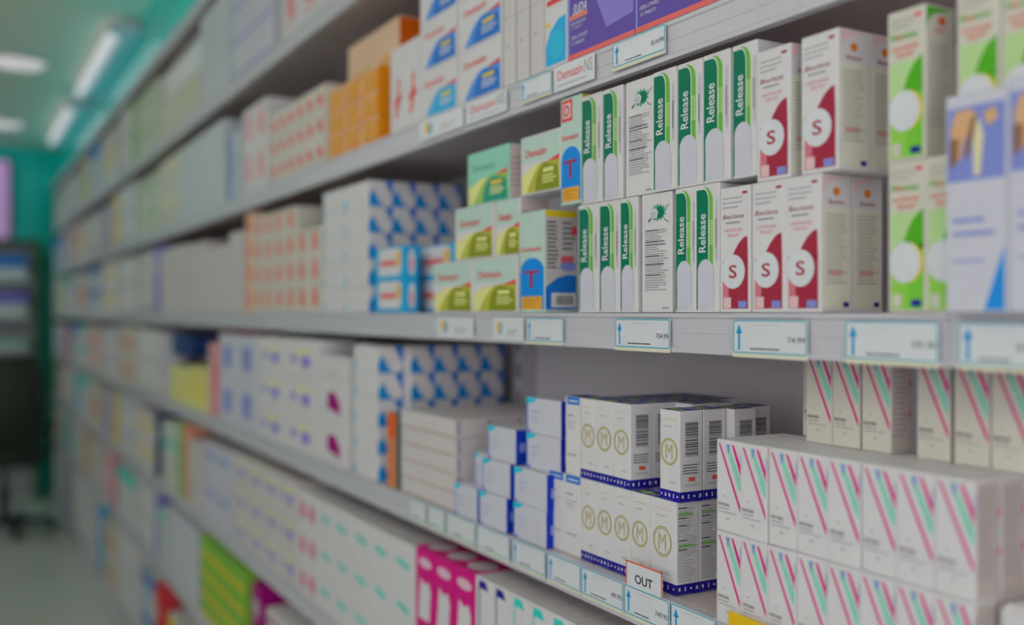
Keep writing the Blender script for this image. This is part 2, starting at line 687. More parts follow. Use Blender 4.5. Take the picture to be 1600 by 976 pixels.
def d_whiteblue(w, h, d, var=0):
    b = Box(w, h, d, LAV)
    b.part('printed_edge')
    b.rect('F', .0, .03, .035, .97, BLUE, 1)
    b.poly('F', [(.0, .995), (.32, .995), (.22, .88), (.0, .80)], CYAN, 2)
    b.rect('F', .0, .0, .12, .08, VIOLET, 2)
    b.rect('E', 0, 0, .42, 1, mat('print_royal', (14, 40, 140)), 1)
    b.rect('E', .12, .35, .32, .62, PERI, 2)
    b.lines('F', .15, .58, .4, .64, 1, PERI, 3, .4)
    b.lines('F', .12, .3, .35, .5, 3, PERI, 4, .2)
    return b


def d_dem(w, h, d, pal='green'):
    top, arch, pale, bod = {'green': (mat('carton_pale_mint', (142, 162, 154)), OLIVE, PYEL, WHITE),
                            'teal': (mat('carton_mint', (112, 160, 142)), mat('print_sea', (30, 118, 100)), PYEL, MINT),
                            'blue': (WHITE, SKY, PBLUE, WHITE), 'deep': (WHITE, BLUE, PBLUE, WHITE)}[pal]
    b = Box(w, h, d, bod)
    F = 'F'
    b.part('printed_panel')
    b.rect(F, .03, .55, .97, .97, top, 1)
    b.poly(F, [(.03, .03), (.03, .35), (.35, .48), (.97, .52), (.97, .03)], pale if pal in ('green', 'teal') else WHITE, 1)
    n = 14
    pts = [(.10, .03)] + [(.15 + .45 * (i / n), .03 + .48 * math.sin(math.pi / 2 * i / n)) for i in range(n + 1)] + [(.97, .50), (.97, .03)]
    b.poly(F, pts, mat('print_%s_mid' % pal, {'green': (140, 140, 50), 'teal': (120, 150, 70), 'blue': (70, 140, 180), 'deep': (60, 110, 175)}[pal]), 2)
    pts = [(.38, .03)] + [(.38 + .27 * (1 - math.cos(math.pi / 2 * i / n)), .03 + .45 * math.sin(math.pi / 2 * i / n)) for i in range(n + 1)] + [(.93, .40), (.97, .03)]
    b.poly(F, pts, arch, 3)
    b.part('brand_lettering')
    b.text(F, 'Demazin', .40, .70, w * .52, h * .13, RED if pal != 'teal' else mat('print_seafoam', (70, 140, 110)), 4, bold=True)
    b.poly(F, [(.66, .50), (.97, .58), (.97, .50)], RED, 4)
    b.rect(F, .58, .33, .84, .40, YELLOW if pal != 'green' else PYEL, 4)
    b.lines(F, .56, .14, .90, .30, 3, LAV if pal in ('blue', 'deep') else PYEL, 5, .6, lay=4)
    b.part('end_print')
    b.rect('E', .05, .03, .95, .97, mat('carton_blush', (165, 150, 148)), 1)
    b.lines('E', .1, .2, .9, .8, 6, GREY, 5, .3)
    return b


def d_tbox(w, h, d, var=0):
    b = Box(w, h, d, mat('carton_pale_mint', (142, 162, 154)))
    F, E_ = 'F', 'E'
    b.part('printed_panel')
    pts = [(.03, .03), (.97, .03), (.97, .46)] + [(.50 + .47 * math.cos(math.radians(a)), .40 + .14 * math.sin(math.radians(a))) for a in range(20, 181, 12)] + [(.03, .40)]
    b.poly(F, pts, mat('print_strong_blue', (14, 112, 186)), 1)
    b.rect(F, .08, .03, .90, .16, mat('print_label_orange', (205, 150, 40)), 2)
    b.lines(F, .15, .05, .85, .14, 3, BROWN, 3, .3, lay=3)
    b.part('brand_lettering')
    b.text(F, 'T', .48, .33, w * .58, h * .17, WINE, 3, bold=True)
    b.text(F, 'Demazin', .46, .63, w * .80, h * .05, RED, 3, bold=True)
    if var == 1:
        b.rect(F, .06, .78, .58, .98, RED, 2)
        b.rect(F, .13, .81, .51, .95, PINKW, 3)
        b.text(F, 'D', .32, .88, w * .24, h * .10, mat('print_deep_red', (140, 20, 30)), 4, bold=True)
    b.part('end_print')
    b.rect(E_, .02, .03, .98, .97, mat('carton_ash', (150, 146, 146)), 1)
    b.rect(E_, .02, .93, .98, .995, YELLOW, 2)
    b.lines(E_, .08, .42, .42, .90, 12, DGREY, 5, .5, ragged=.3)
    b.lines(E_, .55, .60, .95, .90, 6, DGREY, 6, .4)
    b.lines(E_, .5, .48, .95, .56, 1, RED, 7, .8)
    b.ell(E_, .92, .80, .09, .05, RED, 3)
    pts = [(.02, .03), (.98, .03), (.98, .36), (.75, .37), (.4, .34), (.15, .28), (.02, .24)]
    b.poly(E_, pts, BLUE, 3)
    b.ell(E_, .72, .45, .25, .05, PERI, 2)
    b.rect(E_, .2, .05, .96, .19, WHITE, 4)
    b.part('barcode')
    b.barcode(E_, .34, .075, .88, .165, DGREY, 4, horiz=False, lay=5, n=16)
    return b


def d_suda(w, h, d, var=0):
    b = Box(w, h, d, PURPLE)
    F = 'F'
    b.part('printed_panel')
    b.rect(F, .0, .0, 1, .07, mat('print_coral', (205, 100, 95)), 1)
    b.rect(F, .0, .07, .03, 1, PERI, 1)
    b.poly(F, [(.35, .95), (.98, .95), (.98, .30), (.60, .25)], mat('print_lilac', (108, 98, 160)), 1)
    b.part('brand_lettering')
    b.text(F, 'SUDA', .20, .665, w * .22, h * .14, CARD, 3, bold=True, slant=.25)
    b.rect(F, .03, .535, .31, .60, mat('print_peach', (215, 140, 120)), 2)
    b.text(F, 'SINUS PAIN', .17, .567, w * .24, h * .04, ORED, 3, bold=True)
    b.text(F, 'NON-DROWSY', .17, .48, w * .24, h * .045, LAV, 3, bold=True)
    b.text(F, '12 TABLETS', .15, .42, w * .16, h * .035, LAV, 3)
    b.text(F, '100% LOWEST', .19, .29, w * .26, h * .05, LAV, 3, bold=True)
    b.text(F, '12 TABLETS', .17, .21, w * .20, h * .045, LAV, 3, bold=True)
    b.part('end_print')
    b.rect('E', .1, .05, .9, .95, PERI, 1)
    return b


def d_cyanD(w, h, d, var=0):
    b = Box(w, h, d, WHITE)
    b.part('printed_panel')
    b.poly('F', [(.05, .03), (.95, .03), (.95, .52), (.6, .50), (.25, .40), (.05, .25)], SKY, 1)
    b.ell('F', .52, .24, .34, .16, mat('print_bright_cyan', (40, 165, 200)), 2)
    b.part('brand_lettering')
    b.rect('F', .1, .68, .9, .74, RED, 2)
    b.rect('F', .1, .86, .8, .92, RED, 2)
    b.ell('F', .15, .48, .1, .03, YELLOW, 2)
    return b


def d_slim(w, h, d, var=0):
    b = Box(w, h, d, TAUPE)
    b.rect('F', 0, 0, .05, 1, DTEAL, 1)
    b.part('printed_mark')
    if var == 0:
        b.lines('F', .25, .72, .75, .94, 3, DGREY, 3, .7)
    b.lines('F', .3, .5, .55, .66, 1, GREY, 3, .2)
    return b


def d_tri(w, h, d, var=0):
    """white box whose end shows blue corner triangles"""
    b = Box(w, h, d, WHITE)
    b.part('blue_corners')
    E_, F = 'E', 'F'
    b.poly(E_, [(0, .02), (.60, .02), (.38, .28), (.20, .66), (0, .42)], mat('print_triangle_blue', (4, 108, 168)), 1)
    b.poly(E_, [(.66, 1), (1, 1), (1, .36), (.86, .62)], BLUE, 1)
    b.poly(E_, [(.92, 0), (1, 0), (1, .3)], BLUE, 1)
    b.poly(F, [(0, .1), (.10, .1), (.05, .4), (0, .4)], CYAN, 1)
    b.poly(F, [(0, .8), (.06, .98), (0, .98)], CYAN, 1)
    return b


def d_bluered(w, h, d, var=0):
    b = Box(w, h, d, SKY)
    b.part('white_panel')
    b.poly('F', [(.14, .12), (.80, .12), (.88, .3), (.88, .86), (.80, .96), (.18, .96), (.12, .8)], WHITE, 1)
    b.part('brand_lettering')
    b.lines('F', .20, .42, .72, .60, 1, RED, 5, .9, ragged=.05)
    b.ell('F', .80, .62, .07, .26, mat('print_sun', (205, 165, 70)), 3)
    b.ell('E', .5, .5, .25, .4, WHITE, 1)
    b.rect('E', .38, .3, .62, .6, PINK, 2)
    return b


def d_runner(w, h, d, var=0):
    b = Box(w, h, d, WHITE)
    b.part('red_figure')
    F = 'F'
    k = lambda pts: [(x, .08 + y * .62) for x, y in pts]
    b.poly(F, k([(.34, .12), (.50, .12), (.66, .30), (.58, .44), (.44, .30)]), ORED, 2)
    b.poly(F, k([(.28, .34), (.76, .40), (.86, .54), (.62, .54), (.36, .48)]), RED, 2)
    b.poly(F, k([(.50, .46), (.68, .50), (.68, .72), (.54, .72)]), RED, 2)
    b.ell(F, .62, .08 + .79 * .62, .09, .05, RED, 2)
    return b


def d_orange(w, h, d, var=0):
    b = Box(w, h, d, mat('carton_amber', (178, 112, 10)) if var == 0 else mat('carton_peach', (188, 160, 134)))
    b.part('printed_panel')
    if var == 0:
        b.rect('F', 0, .90, 1, 1, PALEO, 1)
        b.rect('F', .0, 0, .12, 1, PALEO, 1)
        b.rect('F', .25, .2, .85, .8, mat('print_amber_pale', (180, 128, 48)), 1)
        b.lines('F', .35, .4, .8, .6, 1, ORANGE, 3)
    else:
        b.rect('F', .3, .15, .9, .4, mat('print_apricot', (196, 150, 90)), 1)
        b.rect('E', .02, .02, .98, .98, mat('print_deep_orange', (205, 92, 6)), 1)
    return b


def d_generic(w, h, d, paper, a1, a2, style):
    b = Box(w, h, d, paper, flap=False)
    r = random.Random(hash((round(w * 1000), round(h * 1000), style)) % 1000)
    F = 'F'
    if style == 'spot':
        b.ell(F, .62, .40, .12, .16, a1, 2)
        b.rect(F, .35, .62, .75, .72, a2, 1)
        b.ell(F, .25, .45, .07, .12, a1, 2)
    elif style == 'band':
        b.rect(F, 0, .72, 1, 1, a1, 1)
        b.lines(F, .15, .3, .85, .5, 2, a2, 3)
    elif style == 'side':
        b.rect(F, 0, 0, .3, 1, a1, 1)
        b.lines(F, .4, .3, .9, .7, 3, a2, 3)
    elif style == 'mark':
        b.poly(F, [(.28, .32), (.78, .20), (.74, .48), (.56, .72), (.32, .68)], a1, 2)
        b.lines(F, .2, .12, .8, .2, 1, a2, 3, .4)
    elif style == 'text':
        b.lines(F, .15, .55, .85, .8, 1, a1, 3, .6)
        b.lines(F, .15, .2, .7, .4, 2, a2, 4, .3)
    elif style == 'line':
        b.rect(F, 0, .0, 1, .07, a1, 1)
    elif style == 'dash':
        b.poly(F, [(.25, .50), (.75, .40), (.80, .52), (.30, .62)], a1, 2)
    elif style == 'tall':
        b.rect(F, .3, .25, .7, .75, a1, 1)
        b.rect(F, .35, .8, .65, .9, a2, 1)
    elif style == 'stripes':
        for k in range(4):
            b.poly(F, [(.25 * k, 0), (.25 * k + .07, 0), (.25 * k + .17, 1), (.25 * k + .10, 1)], a2, 1)
        b.rect(F, 0, 0, 1, .30, a1, 2)
    elif style == 'polka':
        for k in range(3):
            b.ell(F, .2 + .3 * k, .3, .1, .1, a1, 1)
            b.ell(F, .2 + .3 * k, .75, .1, .1, a1, 1)
    return b


def d_magenta(w, h, d, var=0):
    b = Box(w, h, d, MAG)
    b.part('white_panel')
    F = 'F'
    b.poly(F, [(.12, .0), (.74, .0), (.82, .42), (.70, .55), (.45, .50), (.25, .58)], WHITE, 1)
    b.ell(F, .5, .80, .36, .07, mat('print_rose_white', (180, 150, 165)), 1)
    b.ell('T', .5, .28, .40, .20, WHITE, 1)
    return b


def d_bracket(w, h, d, var=0):
    b = Box(w, h, d, WHITE)
    m = [NAVY, TEAL][var]
    b.part('printed_bracket')
    b.rect('F', .20, .30, .27, .90, m, 1)
    b.poly('F', [(.20, .96), (.27, .86), (.80, .86), (.62, .96)], m, 2)
    b.poly('F', [(.20, .34), (.60, .18), (.66, .22), (.27, .40)], m, 2)
    return b


def d_dark(w, h, d, var=0):
    b = Box(w, h, d, DTEAL)
    b.part('printed_panel')
    b.rect('F', .0, .0, 1, 1, mat('print_rust', (165, 100, 65)), 1)
    b.rect('F', .0, .68, 1, 1, mat('print_vivid_orange', (215, 95, 30)), 2)
    return b


def d_flat(w, h, d, var=0):
    b = Box(w, h, d, TAUPE)
    b.rect('F', 0, 0, 1, .05, BROWN, 1)
    b.part('printed_mark')
    b.rect('E', .1, .1, .2, .9, mat('print_mauve', (130, 112, 135)), 1)
    return b


def d_handbox(w, h, d, var=0):
    b = Box(w, h, d, LAV)
    F = 'F'
    b.part('printed_picture')
    b.rect(F, .03, .60, .95, .94, PERI, 1)
    SK = mat('print_skin', (165, 130, 95))
    SK2 = mat('print_skin_deep', (110, 80, 58))
    b.poly(F, [(.12, .68), (.08, .84), (.16, .92), (.36, .93), (.52, .90), (.40, .84), (.30, .78), (.24, .70)], SK, 2)
    b.poly(F, [(.08, .66), (.07, .80), (.22, .80), (.20, .70)], SK2, 3)
    b.poly(F, [(.30, .72), (.42, .88), (.52, .90), (.46, .80), (.36, .70)], SK2, 3)
    b.poly(F, [(.46, .62), (.44, .84), (.54, .88), (.62, .80), (.56, .62)], mat('print_cloth', (170, 165, 135)), 2)
    b.poly(F, [(.62, .90), (.80, .92), (.84, .86), (.66, .84)], SK, 2)
    b.part('blue_corner')
    b.poly(F, [(.62, .01), (.94, .01), (.94, .30)], mat('print_azure', (28, 110, 175)), 1)
    b.part('brand_lettering')
    b.lines(F, .12, .40, .68, .44, 1, PERI, 3, .5)
    b.lines(F, .12, .34, .80, .38, 1, PERI, 4, .5, ragged=.1)
    b.lines(F, .14, .22, .75, .25, 1, PERI, 5, .35)
    return b


# ------------------------------------------------------------------ room shell
XEND = -8.155
XB = -8.78
TEALW = mat('wall_teal_gloss', (0, 152, 144), rough=.14, noise=.04, scale=3)


def plane(g, pts, m):
    g.add(pts, [(0, 1, 2, 3)], m)


g = Geo()
g.box((XB - .1, -2.6, -.1), (2.2, 1.05, 0), mat('floor_vinyl', (152, 156, 150), rough=.25, noise=.12, scale=1.3))
struct('floor', g)
g = Geo()
g.box((XB - .1, -2.6, CEIL), (2.2, 1.05, CEIL + .1), mat('ceiling_paint', (164, 170, 156), rough=.55, noise=.02, scale=2))
struct('ceiling', g)
g = Geo()
g.box((XB - .1, -2.6, 0), (XB, 1.05, CEIL), TEALW)
struct('wall_far', g)
g = Geo()
g.box((XB, .94, 0), (2.2, 1.05, CEIL), mat('wall_paint', (140, 140, 140), rough=.6))
struct('wall_right', g)
g = Geo()
g.box((XB, -2.7, 0), (2.2, -2.6, CEIL), mat('wall_paint', (140, 140, 140), rough=.6))
struct('wall_left', g)
# bulkhead over the shelving
g = Geo()
g.box((XB, .075, 2.395), (1.9, .94, CEIL), TEALW)
struct('wall_bulkhead', g)
g = Geo()
g.box((XB, .066, 2.392), (1.9, .074, 2.42), mat('trim_pale', (150, 146, 136)))
struct('trim_1', g)

# ------------------------------------------------------------------ shelving bays
SH = {'H': .12, 'G': .54, 'D': .84, 'C': 1.141, 'B': 1.744, 'E': 2.06, 'F': 2.392, 'A': 1.44}
TOPW = {'H': 'base shelf', 'G': 'knee-high shelf', 'D': 'thigh-high shelf', 'C': 'below eye level', 'A': 'eye-level shelf', 'B': 'above eye level', 'E': 'upper shelf'}
BAY = 1.095
LIP = .041


def rail_mesh(L):
    prof = [(0.0, -.0006), (0.0, -.005), (.0016, -.0065), (.0016, -.0205), (.0011, -.0209), (.0016, -.0213), (.0016, -.0345), (-.0006, -.0365), (-.0006, -LIP), (.010, -LIP), (.010, -.0006)]
    g = Geo()
    n = len(prof)
    vs = [(x, p[0], p[1]) for x in (0, L) for p in prof]
    g.add(vs, [(i, (i + 1) % n, n + (i + 1) % n, n + i) for i in range(n)] + [tuple(range(n)), tuple(reversed(range(n, 2 * n)))], RAIL)
    return g.mesh('price_rail')


rail_me = rail_mesh(BAY - .001)
g = Geo()
g.bevbox((.0015, .0102, -.022), (BAY - .0025, .272, -.0006), SHELFM, .001)
g.box((.02, .011, -.034), (BAY - .02, .03, -.0225), SHELFM)
board_me = g.mesh('shelf')
g = Geo()
g.box((.0, .273, .06), (BAY - .001, .279, 2.39), BACKM)
back_me = g.mesh('back_panel')
g = Geo()
g.box((.001, .243, .0), (.033, .2725, 2.39), RAIL)
for k in range(46):
    z = .12 + k * .05
    g.box((.008, .2422, z), (.012, .243, z + .028), SLOT)
    g.box((.022, .2422, z), (.026, .243, z + .028), SLOT)
up_me = g.mesh('upright')
g = Geo()
g.box((.0, .012, .0), (BAY - .001, .02, .078), RAIL)
kick_me = g.mesh('kick_plate')
BAYW = ['nearest', 'second', 'third', 'fourth', 'fifth', 'sixth', 'seventh', 'farthest']
for k in range(8):
    x0 = .605 - BAY * (k + 1)
    e = link('shelving_bay', None, None, (x0, 0, 0))
    tag(e, 'white metal pharmacy shelving bay, %s along the aisle from the camera' % BAYW[k], 'shelving', 'shelving bays along the aisle')
    link('back_panel', back_me, e)
    u = link('upright', up_me, e, (0, 0, 0))
    if k == 0:
        link('upright', up_me, e, (BAY - .036, 0, 0))
    link('kick_plate', kick_me, e)
    for n, z in SH.items():
        s = link('shelf', board_me, e, (0, 0, z))
        link('price_rail', rail_me, s)
g = Geo()
g.box((XEND - .02, .0, 0), (XEND - .002, .28, 2.42), mat('end_panel_green', (60, 110, 70)))
tag(link('end_panel', g.mesh('end_panel')), 'tall green end panel closing the far end of the shelving', 'panel')

# ------------------------------------------------------------------ eye-level shelf (A)
zA = SH['A']
# green white cartons
GR = 'green and white upright medicine cartons'
ux = [903, 935, 968, None, 1055, 1087]


def green(u, row, i, n, w=.0395):
    one(d_release, px(u), .65 + RJ.uniform(0, .002), zA + row * .1276, w, .127, .052,
        'green white upright carton lettered Release, %s row, %s from the far end' % (('lower', 'upper')[row], ORD[i]), GR, name='medicine_carton', cat='carton')


for i, u in enumerate([903, 935, 968]):
    green(u, 0, i, 6, (.0425, .0405, .032)[i])
for i, u in enumerate([1055, 1087]):
    green(u, 0, i + 3, 6, .033 if i == 0 else .0352)
for i, u in enumerate([908, 941, 1020, 1057, 1097, 1142]):
    green(u, 1, i, 6, (.043, .038, .039, .039, .0395, .034)[i])
# the two turned sideways: rotate so the printed end faces the aisle
for row, u in ((0, 1000), (1, 975)):
    x = px(u)
    me = design(d_release, .034, .127, .052)
    place(me, 'medicine_carton', 'white carton turned to show its notes and hand picture, %s row among the green cartons' % ('lower' if row == 0 else 'upper'), 'carton',
          (x, .0365, zA + row * .1276), -math.pi / 2, GR)

# wine and white nasal spray cartons
GB = 'wine red and white S cartons'
BW = 'wine red and white carton with round S emblem, %s'
for i, u in enumerate([1125, 1175, 1227]):
    one(d_beclate, px(u), .65, zA, .0425, .120, .0375, BW % ('lower row, %s from the green cartons' % ORD[i]), GB, name='medicine_carton', cat='carton', args=(0,))
one(d_beclate, px(1227), .6885, zA, .0425, .120, .0375, 'pale carton end with orange dot, behind the third lower S carton', GB, name='medicine_carton', cat='carton', args=(0,))
for i, u in enumerate([1183, 1252]):
    one(d_beclate, px(u), .65, zA + .1204, .0425, .120, .0375, BW % ('upper row, %s from the green cartons' % ORD[i]), GB, name='medicine_carton', cat='carton', args=(0,))
one(d_beclate, px(1252), .6885, zA + .1204, .0425, .120, .0375, 'carton with wine coloured edge, behind the second upper S carton', GB, name='medicine_carton', cat='carton', args=(0,))

GF = 'bright green and white nasal spray cartons'
FL = 'bright green carton with white disc, %s'
one(d_flomin, px(1388), .65, zA, .0355, .1185, .034, FL % 'lower row, next to the S cartons', GF, name='medicine_carton', cat='carton')
one(d_flomin, px(1447), .65, zA, .0355, .1185, .034, FL % 'lower row, half hidden by the hand picture box', GF, name='medicine_carton', cat='carton')
one(d_flomin, px(1387), .65, zA + .1189, .0355, .1185, .034, FL % 'upper row, next to the S cartons', GF, name='medicine_carton', cat='carton')
one(d_flomin, px(1492), .652, zA + .1189, .0355, .1185, .034, FL % 'upper row, directly above the hand picture box', GF, name='medicine_carton', cat='carton')
one(d_flomin, px(1562), .652, zA + .1189, .0355, .1185, .034, FL % 'upper row, last at the photo edge', GF, name='medicine_carton', cat='carton')

GH = 'white boxes with hand pictures'
one(d_handbox, px(1478, .636), .636, zA, .050, .1575, .014, 'white box with blue hand picture and blue corner, in front of the green cartons', GH, name='medicine_box')
one(d_handbox, px(1478, .636) + .0515, .634, zA, .050, .161, .014, 'white box with hand picture, nearer one, cut off at the photo edge', GH, name='medicine_box')

# T boxes
GT = 'mint and blue boxes lettered T'
one(d_tbox, px(812), .65, zA, .0645, .130, .048, 'mint and blue box lettered T, standing on the eye-level shelf beside the green cartons', GT, args=(0,))
one(d_tbox, px(875), .651, zA + .1305, .0465, .130, .044, 'mint and blue box lettered T with red D mark, on top of the other', GT, args=(1,))
# yellow green boxes
GD = 'yellow green boxes stepped beside the T boxes'
YG = 'mint box with olive green arch, %s'
one(d_dem, -1.406, .65, zA, .131, .0758, .045, YG % 'bottom row, farther of two', GD, args=('green',))
one(d_dem, -1.2735, .65, zA, .131, .0758, .045, YG % 'bottom row, next to the T box', GD, args=('green',))
one(d_dem, -1.331, .65, zA + .0762, .122, .0758, .045, YG % 'middle row, farther of two', GD, args=('green',))
one(d_dem, -1.2075, .652, zA + .0762, .068, .0758, .045, YG % 'middle row, small one touching the T box', GD, args=('green',))
one(d_dem, -1.293, .652, zA + .1524, .124, .0758, .032, 'mint box with dark teal arch, topmost of the stepped green boxes', GD, args=('teal',))
one(d_dem, -1.1375, .652, zA + .1524, .099, .0758, .045, 'white box with olive arch behind the upper T box', GD, args=('green',))

# blue boxes with red lettering
stack(d_bluered, px(632), .65, zA, .134, .0555, .024, 1, 2, 'sky blue box with white panel and red lettering, left pile', 'blue boxes with red lettering')
stack(d_bluered, px(711, .697), .697, zA, round(px(711, .697) - px(650, .697), 3), .0555, .05, 1, 2, 'sky blue box with white panel and red lettering, behind the olive boxes', 'blue boxes with red lettering')
# triangles block
stack(d_tri, -1.69, .652, zA, .125, .0475, .046, 2, 5, 'white box with blue corner triangles on eye-level shelf', 'white boxes with blue triangles, eye-level shelf', deepend=4)
# stacks with red marks
stack(d_generic, -1.948, .65, zA, .085, .058, .07, 6, 4, 'white box with a red mark, eye-level shelf', 'white boxes with red marks, eye-level shelf', args=(WARM, mat('print_coral_red', (186, 92, 78)), RED, 'tall'),
      skip=lambda r, c, k: r == 3 and c in (0, 1))
stack(d_generic, -2.47, .65, zA, .075, .062, .07, 1, 4, 'orange printed white box on the eye-level shelf', 'orange printed boxes, eye-level shelf', args=(PALEO, ORED, ORANGE, 'tall'))
stack(d_generic, -2.58, .65, zA, .14, .030, .09, 5, 7, 'plain grey white flat box, eye-level shelf', 'plain flat boxes, eye-level shelf', args=(TAUPE, GREY, GREY, 'line'),
      skip=lambda r, c, k: r == 6 and c in (1, 2))
stack(d_generic, -3.32, .65, zA, .147, .055, .09, 3, 4, 'off-white box with faint print, eye-level shelf', 'off-white faint print boxes, eye-level shelf', args=(TAUPE, TAUPE, GREY, 'text'))

# ------------------------------------------------------------------ shelf above eye level (B)
zB = SH['B']
one(d_suda, -.8825, .65, zB, .135, .088, .05, 'purple box with coral base edge, nearer of the two purple boxes', 'purple sinus tablet boxes')
one(d_suda, -1.0195, .65, zB, .135, .088, .05, 'purple box lettered SUDA above the nearest price tag', 'purple sinus tablet boxes')
one(d_cyanD, -1.0735, .65, zB, .052, .115, .05, 'white box with cyan disc and red bars beside the purple box')
for i in range(3):
    for r in range(2):
        one(d_slim, -1.1835 + i * .0365, .65, zB + r * .0912, .0345, .091, .05, 'slim white upright carton with dark edge, %s row, %s from the blue arch boxes' % (('lower', 'upper')[r], ORD[i]),
            'slim white cartons above eye level', args=(1 - r,), name='medicine_carton', cat='carton')
for c in range(2):
    for r in range(3):
        one(d_dem, -1.3195 - c * .1385, .65, zB + r * .0762, .1345 if c == 0 else .1345, .0758, .045,
            'white box with blue arch and red lettering, %s, %s the slim cartons' % (('bottom row', 'middle row', 'top row')[r], ('next to', 'farther from')[c]), 'blue arch boxes above eye level',
            args=('deep' if (c == 0 or r) else 'blue',))
for i in range(2):
    one(d_runner, -1.5815 + i * .0605, .65, zB, .0595, .140, .05, 'tall white box with red running figure, %s the blue arch boxes' % ('farther from', 'next to')[i], 'white boxes with red figures')
stack(d_orange, -1.64, .65, zB, .088, .0437, .022, 3, 3, 'amber orange box with pale edges', 'amber orange boxes', deepend=2, args=(0,), rowoff=None)
stack(d_orange, -1.66, .6975, zB + .1325, .131, .098, .05, 2, 1, 'pale peach box with orange end, on top behind the orange boxes', 'peach boxes over the orange boxes', args=(1,))
# carries the peach boxes
stack(d_orange, -1.584, .6975, zB, .098, .0655, .05, 3, 2, 'amber box in the back row under the peach boxes', 'amber boxes in the back row', args=(0,), skip=lambda r, c, k: False)
stack(d_generic, -1.925, .65, zB, .066, .052, .07, 6, 3, 'white box with red cap mark, above eye level', 'white red-marked boxes above eye level', args=(WARM, RED, PINK, 'mark'), skip=lambda r, c, k: False)
stack(d_generic, -2.35, .65, zB, .11, .105, .08, 2, 2, 'white carton with pale red print, above eye level', 'pale red print cartons above eye level', args=(WHITE, PINK, PINK, 'tall'))
stack(d_generic, -2.62, .65, zB, .10, .17, .07, 1, 1, 'tall white carton with blue top corner, above eye level', args=(PBLUE, BLUE, GREY, 'side'), group=None)
stack(d_generic, -2.78, .65, zB, .15, .115, .08, 4, 2, 'plain bluish white carton, above eye level', 'plain bluish cartons above eye level', args=(PBLUE, LAV, LAV, 'text'))

stack(d_generic, -3.395, .65, zB, .12, .115, .08, 3, 2, 'cream white box with faint yellow print, above eye level', 'cream boxes above eye level', args=(WARM, PYEL, GREY, 'text'))

# ------------------------------------------------------------------ shelf below eye level (C)
zC = SH['C']
MW = .0335
GM = 'white cartons with gold M ring'
ML = 'white carton with gold M ring, %s'
xM = px(1057, .665)
for i in range(5):
    w = .046 if i == 0 else MW
    x = xM - w if i == 0 else xM - .046 - .0007 - i * (MW + .0007) + .0007
    one(d_mbox, x, .665, zC, w, .0985, .031, ML % ('lower row, %s from the near end' % ORD[i]), GM, args=(1,), name='medicine_carton', cat='carton')
for k in range(1, 5):
    one(d_mbox, xM - .046, .665 + k * .0316, zC, .046, .0985, .031, ML % ('lower row, %s behind the corner carton' % ORD[k - 1]), GM, args=(1,), name='medicine_carton', cat='carton')
    if k < 4:
        one(d_mbox, xM - .046 - (MW + .0007), .665 + k * .0316, zC, MW, .0985, .031, ML % ('lower row, second column, %s behind front' % ORD[k - 1]), GM, args=(1,), name='medicine_carton', cat='carton')
zu = zC + .0989
for i, xr in enumerate([px(985, .665), px(985, .665) - MW - .0007, px(985, .665) - 2 * (MW + .0007)]):
    for k in range(5):
        one(d_mbox, xr - MW, .665 + k * .0316, zu, MW, .0965, .031, ML % ('upper row, %s column, %s' % (ORD[i], 'front' if k == 0 else ORD[k] + ' deep')), GM, args=(0,), name='medicine_carton', cat='carton')
xr = px(1062, .665)
for k in range(4):
    xo = [0, 0, .012, 0][k]
    one(d_mbox, xr - MW + xo, .665 + k * .0322, zu - .0001 * 0, MW, .0965, .031, ML % ('upper row, alone beside the gap, %s' % ('front' if k == 0 else ORD[k] + ' deep')), GM, args=(0,), name='medicine_carton', cat='carton')
for k in range(1, 5):
    one(d_mbox, px(985, .665) + .0006, .728 + (k - 1) * .0316, zu, MW - .003, .0965, .031, ML % ('upper row, back of the gap, %s' % (ORD[k - 1] + ' deep')), GM, args=(0,), name='medicine_carton', cat='carton') if k < 3 else None

GL = 'white cartons with blue top label'
xl = xM - .046 - 4 * (MW + .0007) - .0006
one(d_bluelabel, xl - .038, .665, zC, .0375, .0985, .031, 'white carton with small blue top label, lower row, touching the M cartons', GL, name='medicine_carton', cat='carton')
one(d_bluelabel, xl - .0765, .665, zC, .0375, .0985, .031, 'white carton with small blue top label, lower row, farther one', GL, name='medicine_carton', cat='carton')
xl2 = px(985, .665) - 3 * (MW + .0007) - .0006
one(d_bluelabel, xl2 - .033, .665, zu, .0325, .0965, .031, 'white carton with small blue top label, standing in the upper row', GL, name='medicine_carton', cat='carton')

GW = 'white boxes with cyan corner and blue edge'
WL = 'white box with cyan corner and blue edge, %s'
ws, hs, ds = .086, .0465, .05
for r in range(4):
    one(d_whiteblue, (-1.163 if r < 2 else -1.148) + .001 * r, .655 if r < 2 else .665, zC + r * (hs + .0004), ws, hs, ds, WL % ('nearest pile, %s up' % ORD[r]), GW)
for r in range(3):
    one(d_whiteblue, -1.2555 + (0, .003, .012)[r] - .002, .652 + .004 * r, zC + r * (hs + .0004), .08, hs, ds, WL % ('middle pile, %s up' % ORD[r]), GW)
for r in range(2):
    one(d_whiteblue, -1.336 + .022 * r, .652 + .022 * r, zC + r * (hs + .0004), .074 if r == 0 else .05, hs, ds - .01, WL % ('farthest pile, %s up' % ORD[r]), GW)
stack(d_flat, -1.345, .655, zC, .205, .0272, .052, 1, 5, 'flat greyish white box with brown bottom line', 'flat greyish boxes stacked below eye level', deepend=4, args=(), name='flat_box')
one(d_dark, -1.600, .652, zC, .040, .128, .06, 'dark teal upright carton with orange spine', None, name='medicine_carton', cat='carton')
stack(d_tri, -1.612, .70, zC, .125, .0475, .046, 2, 5, 'white box with blue corner triangles, below eye level', 'white boxes with blue triangles below eye level', deepend=4)
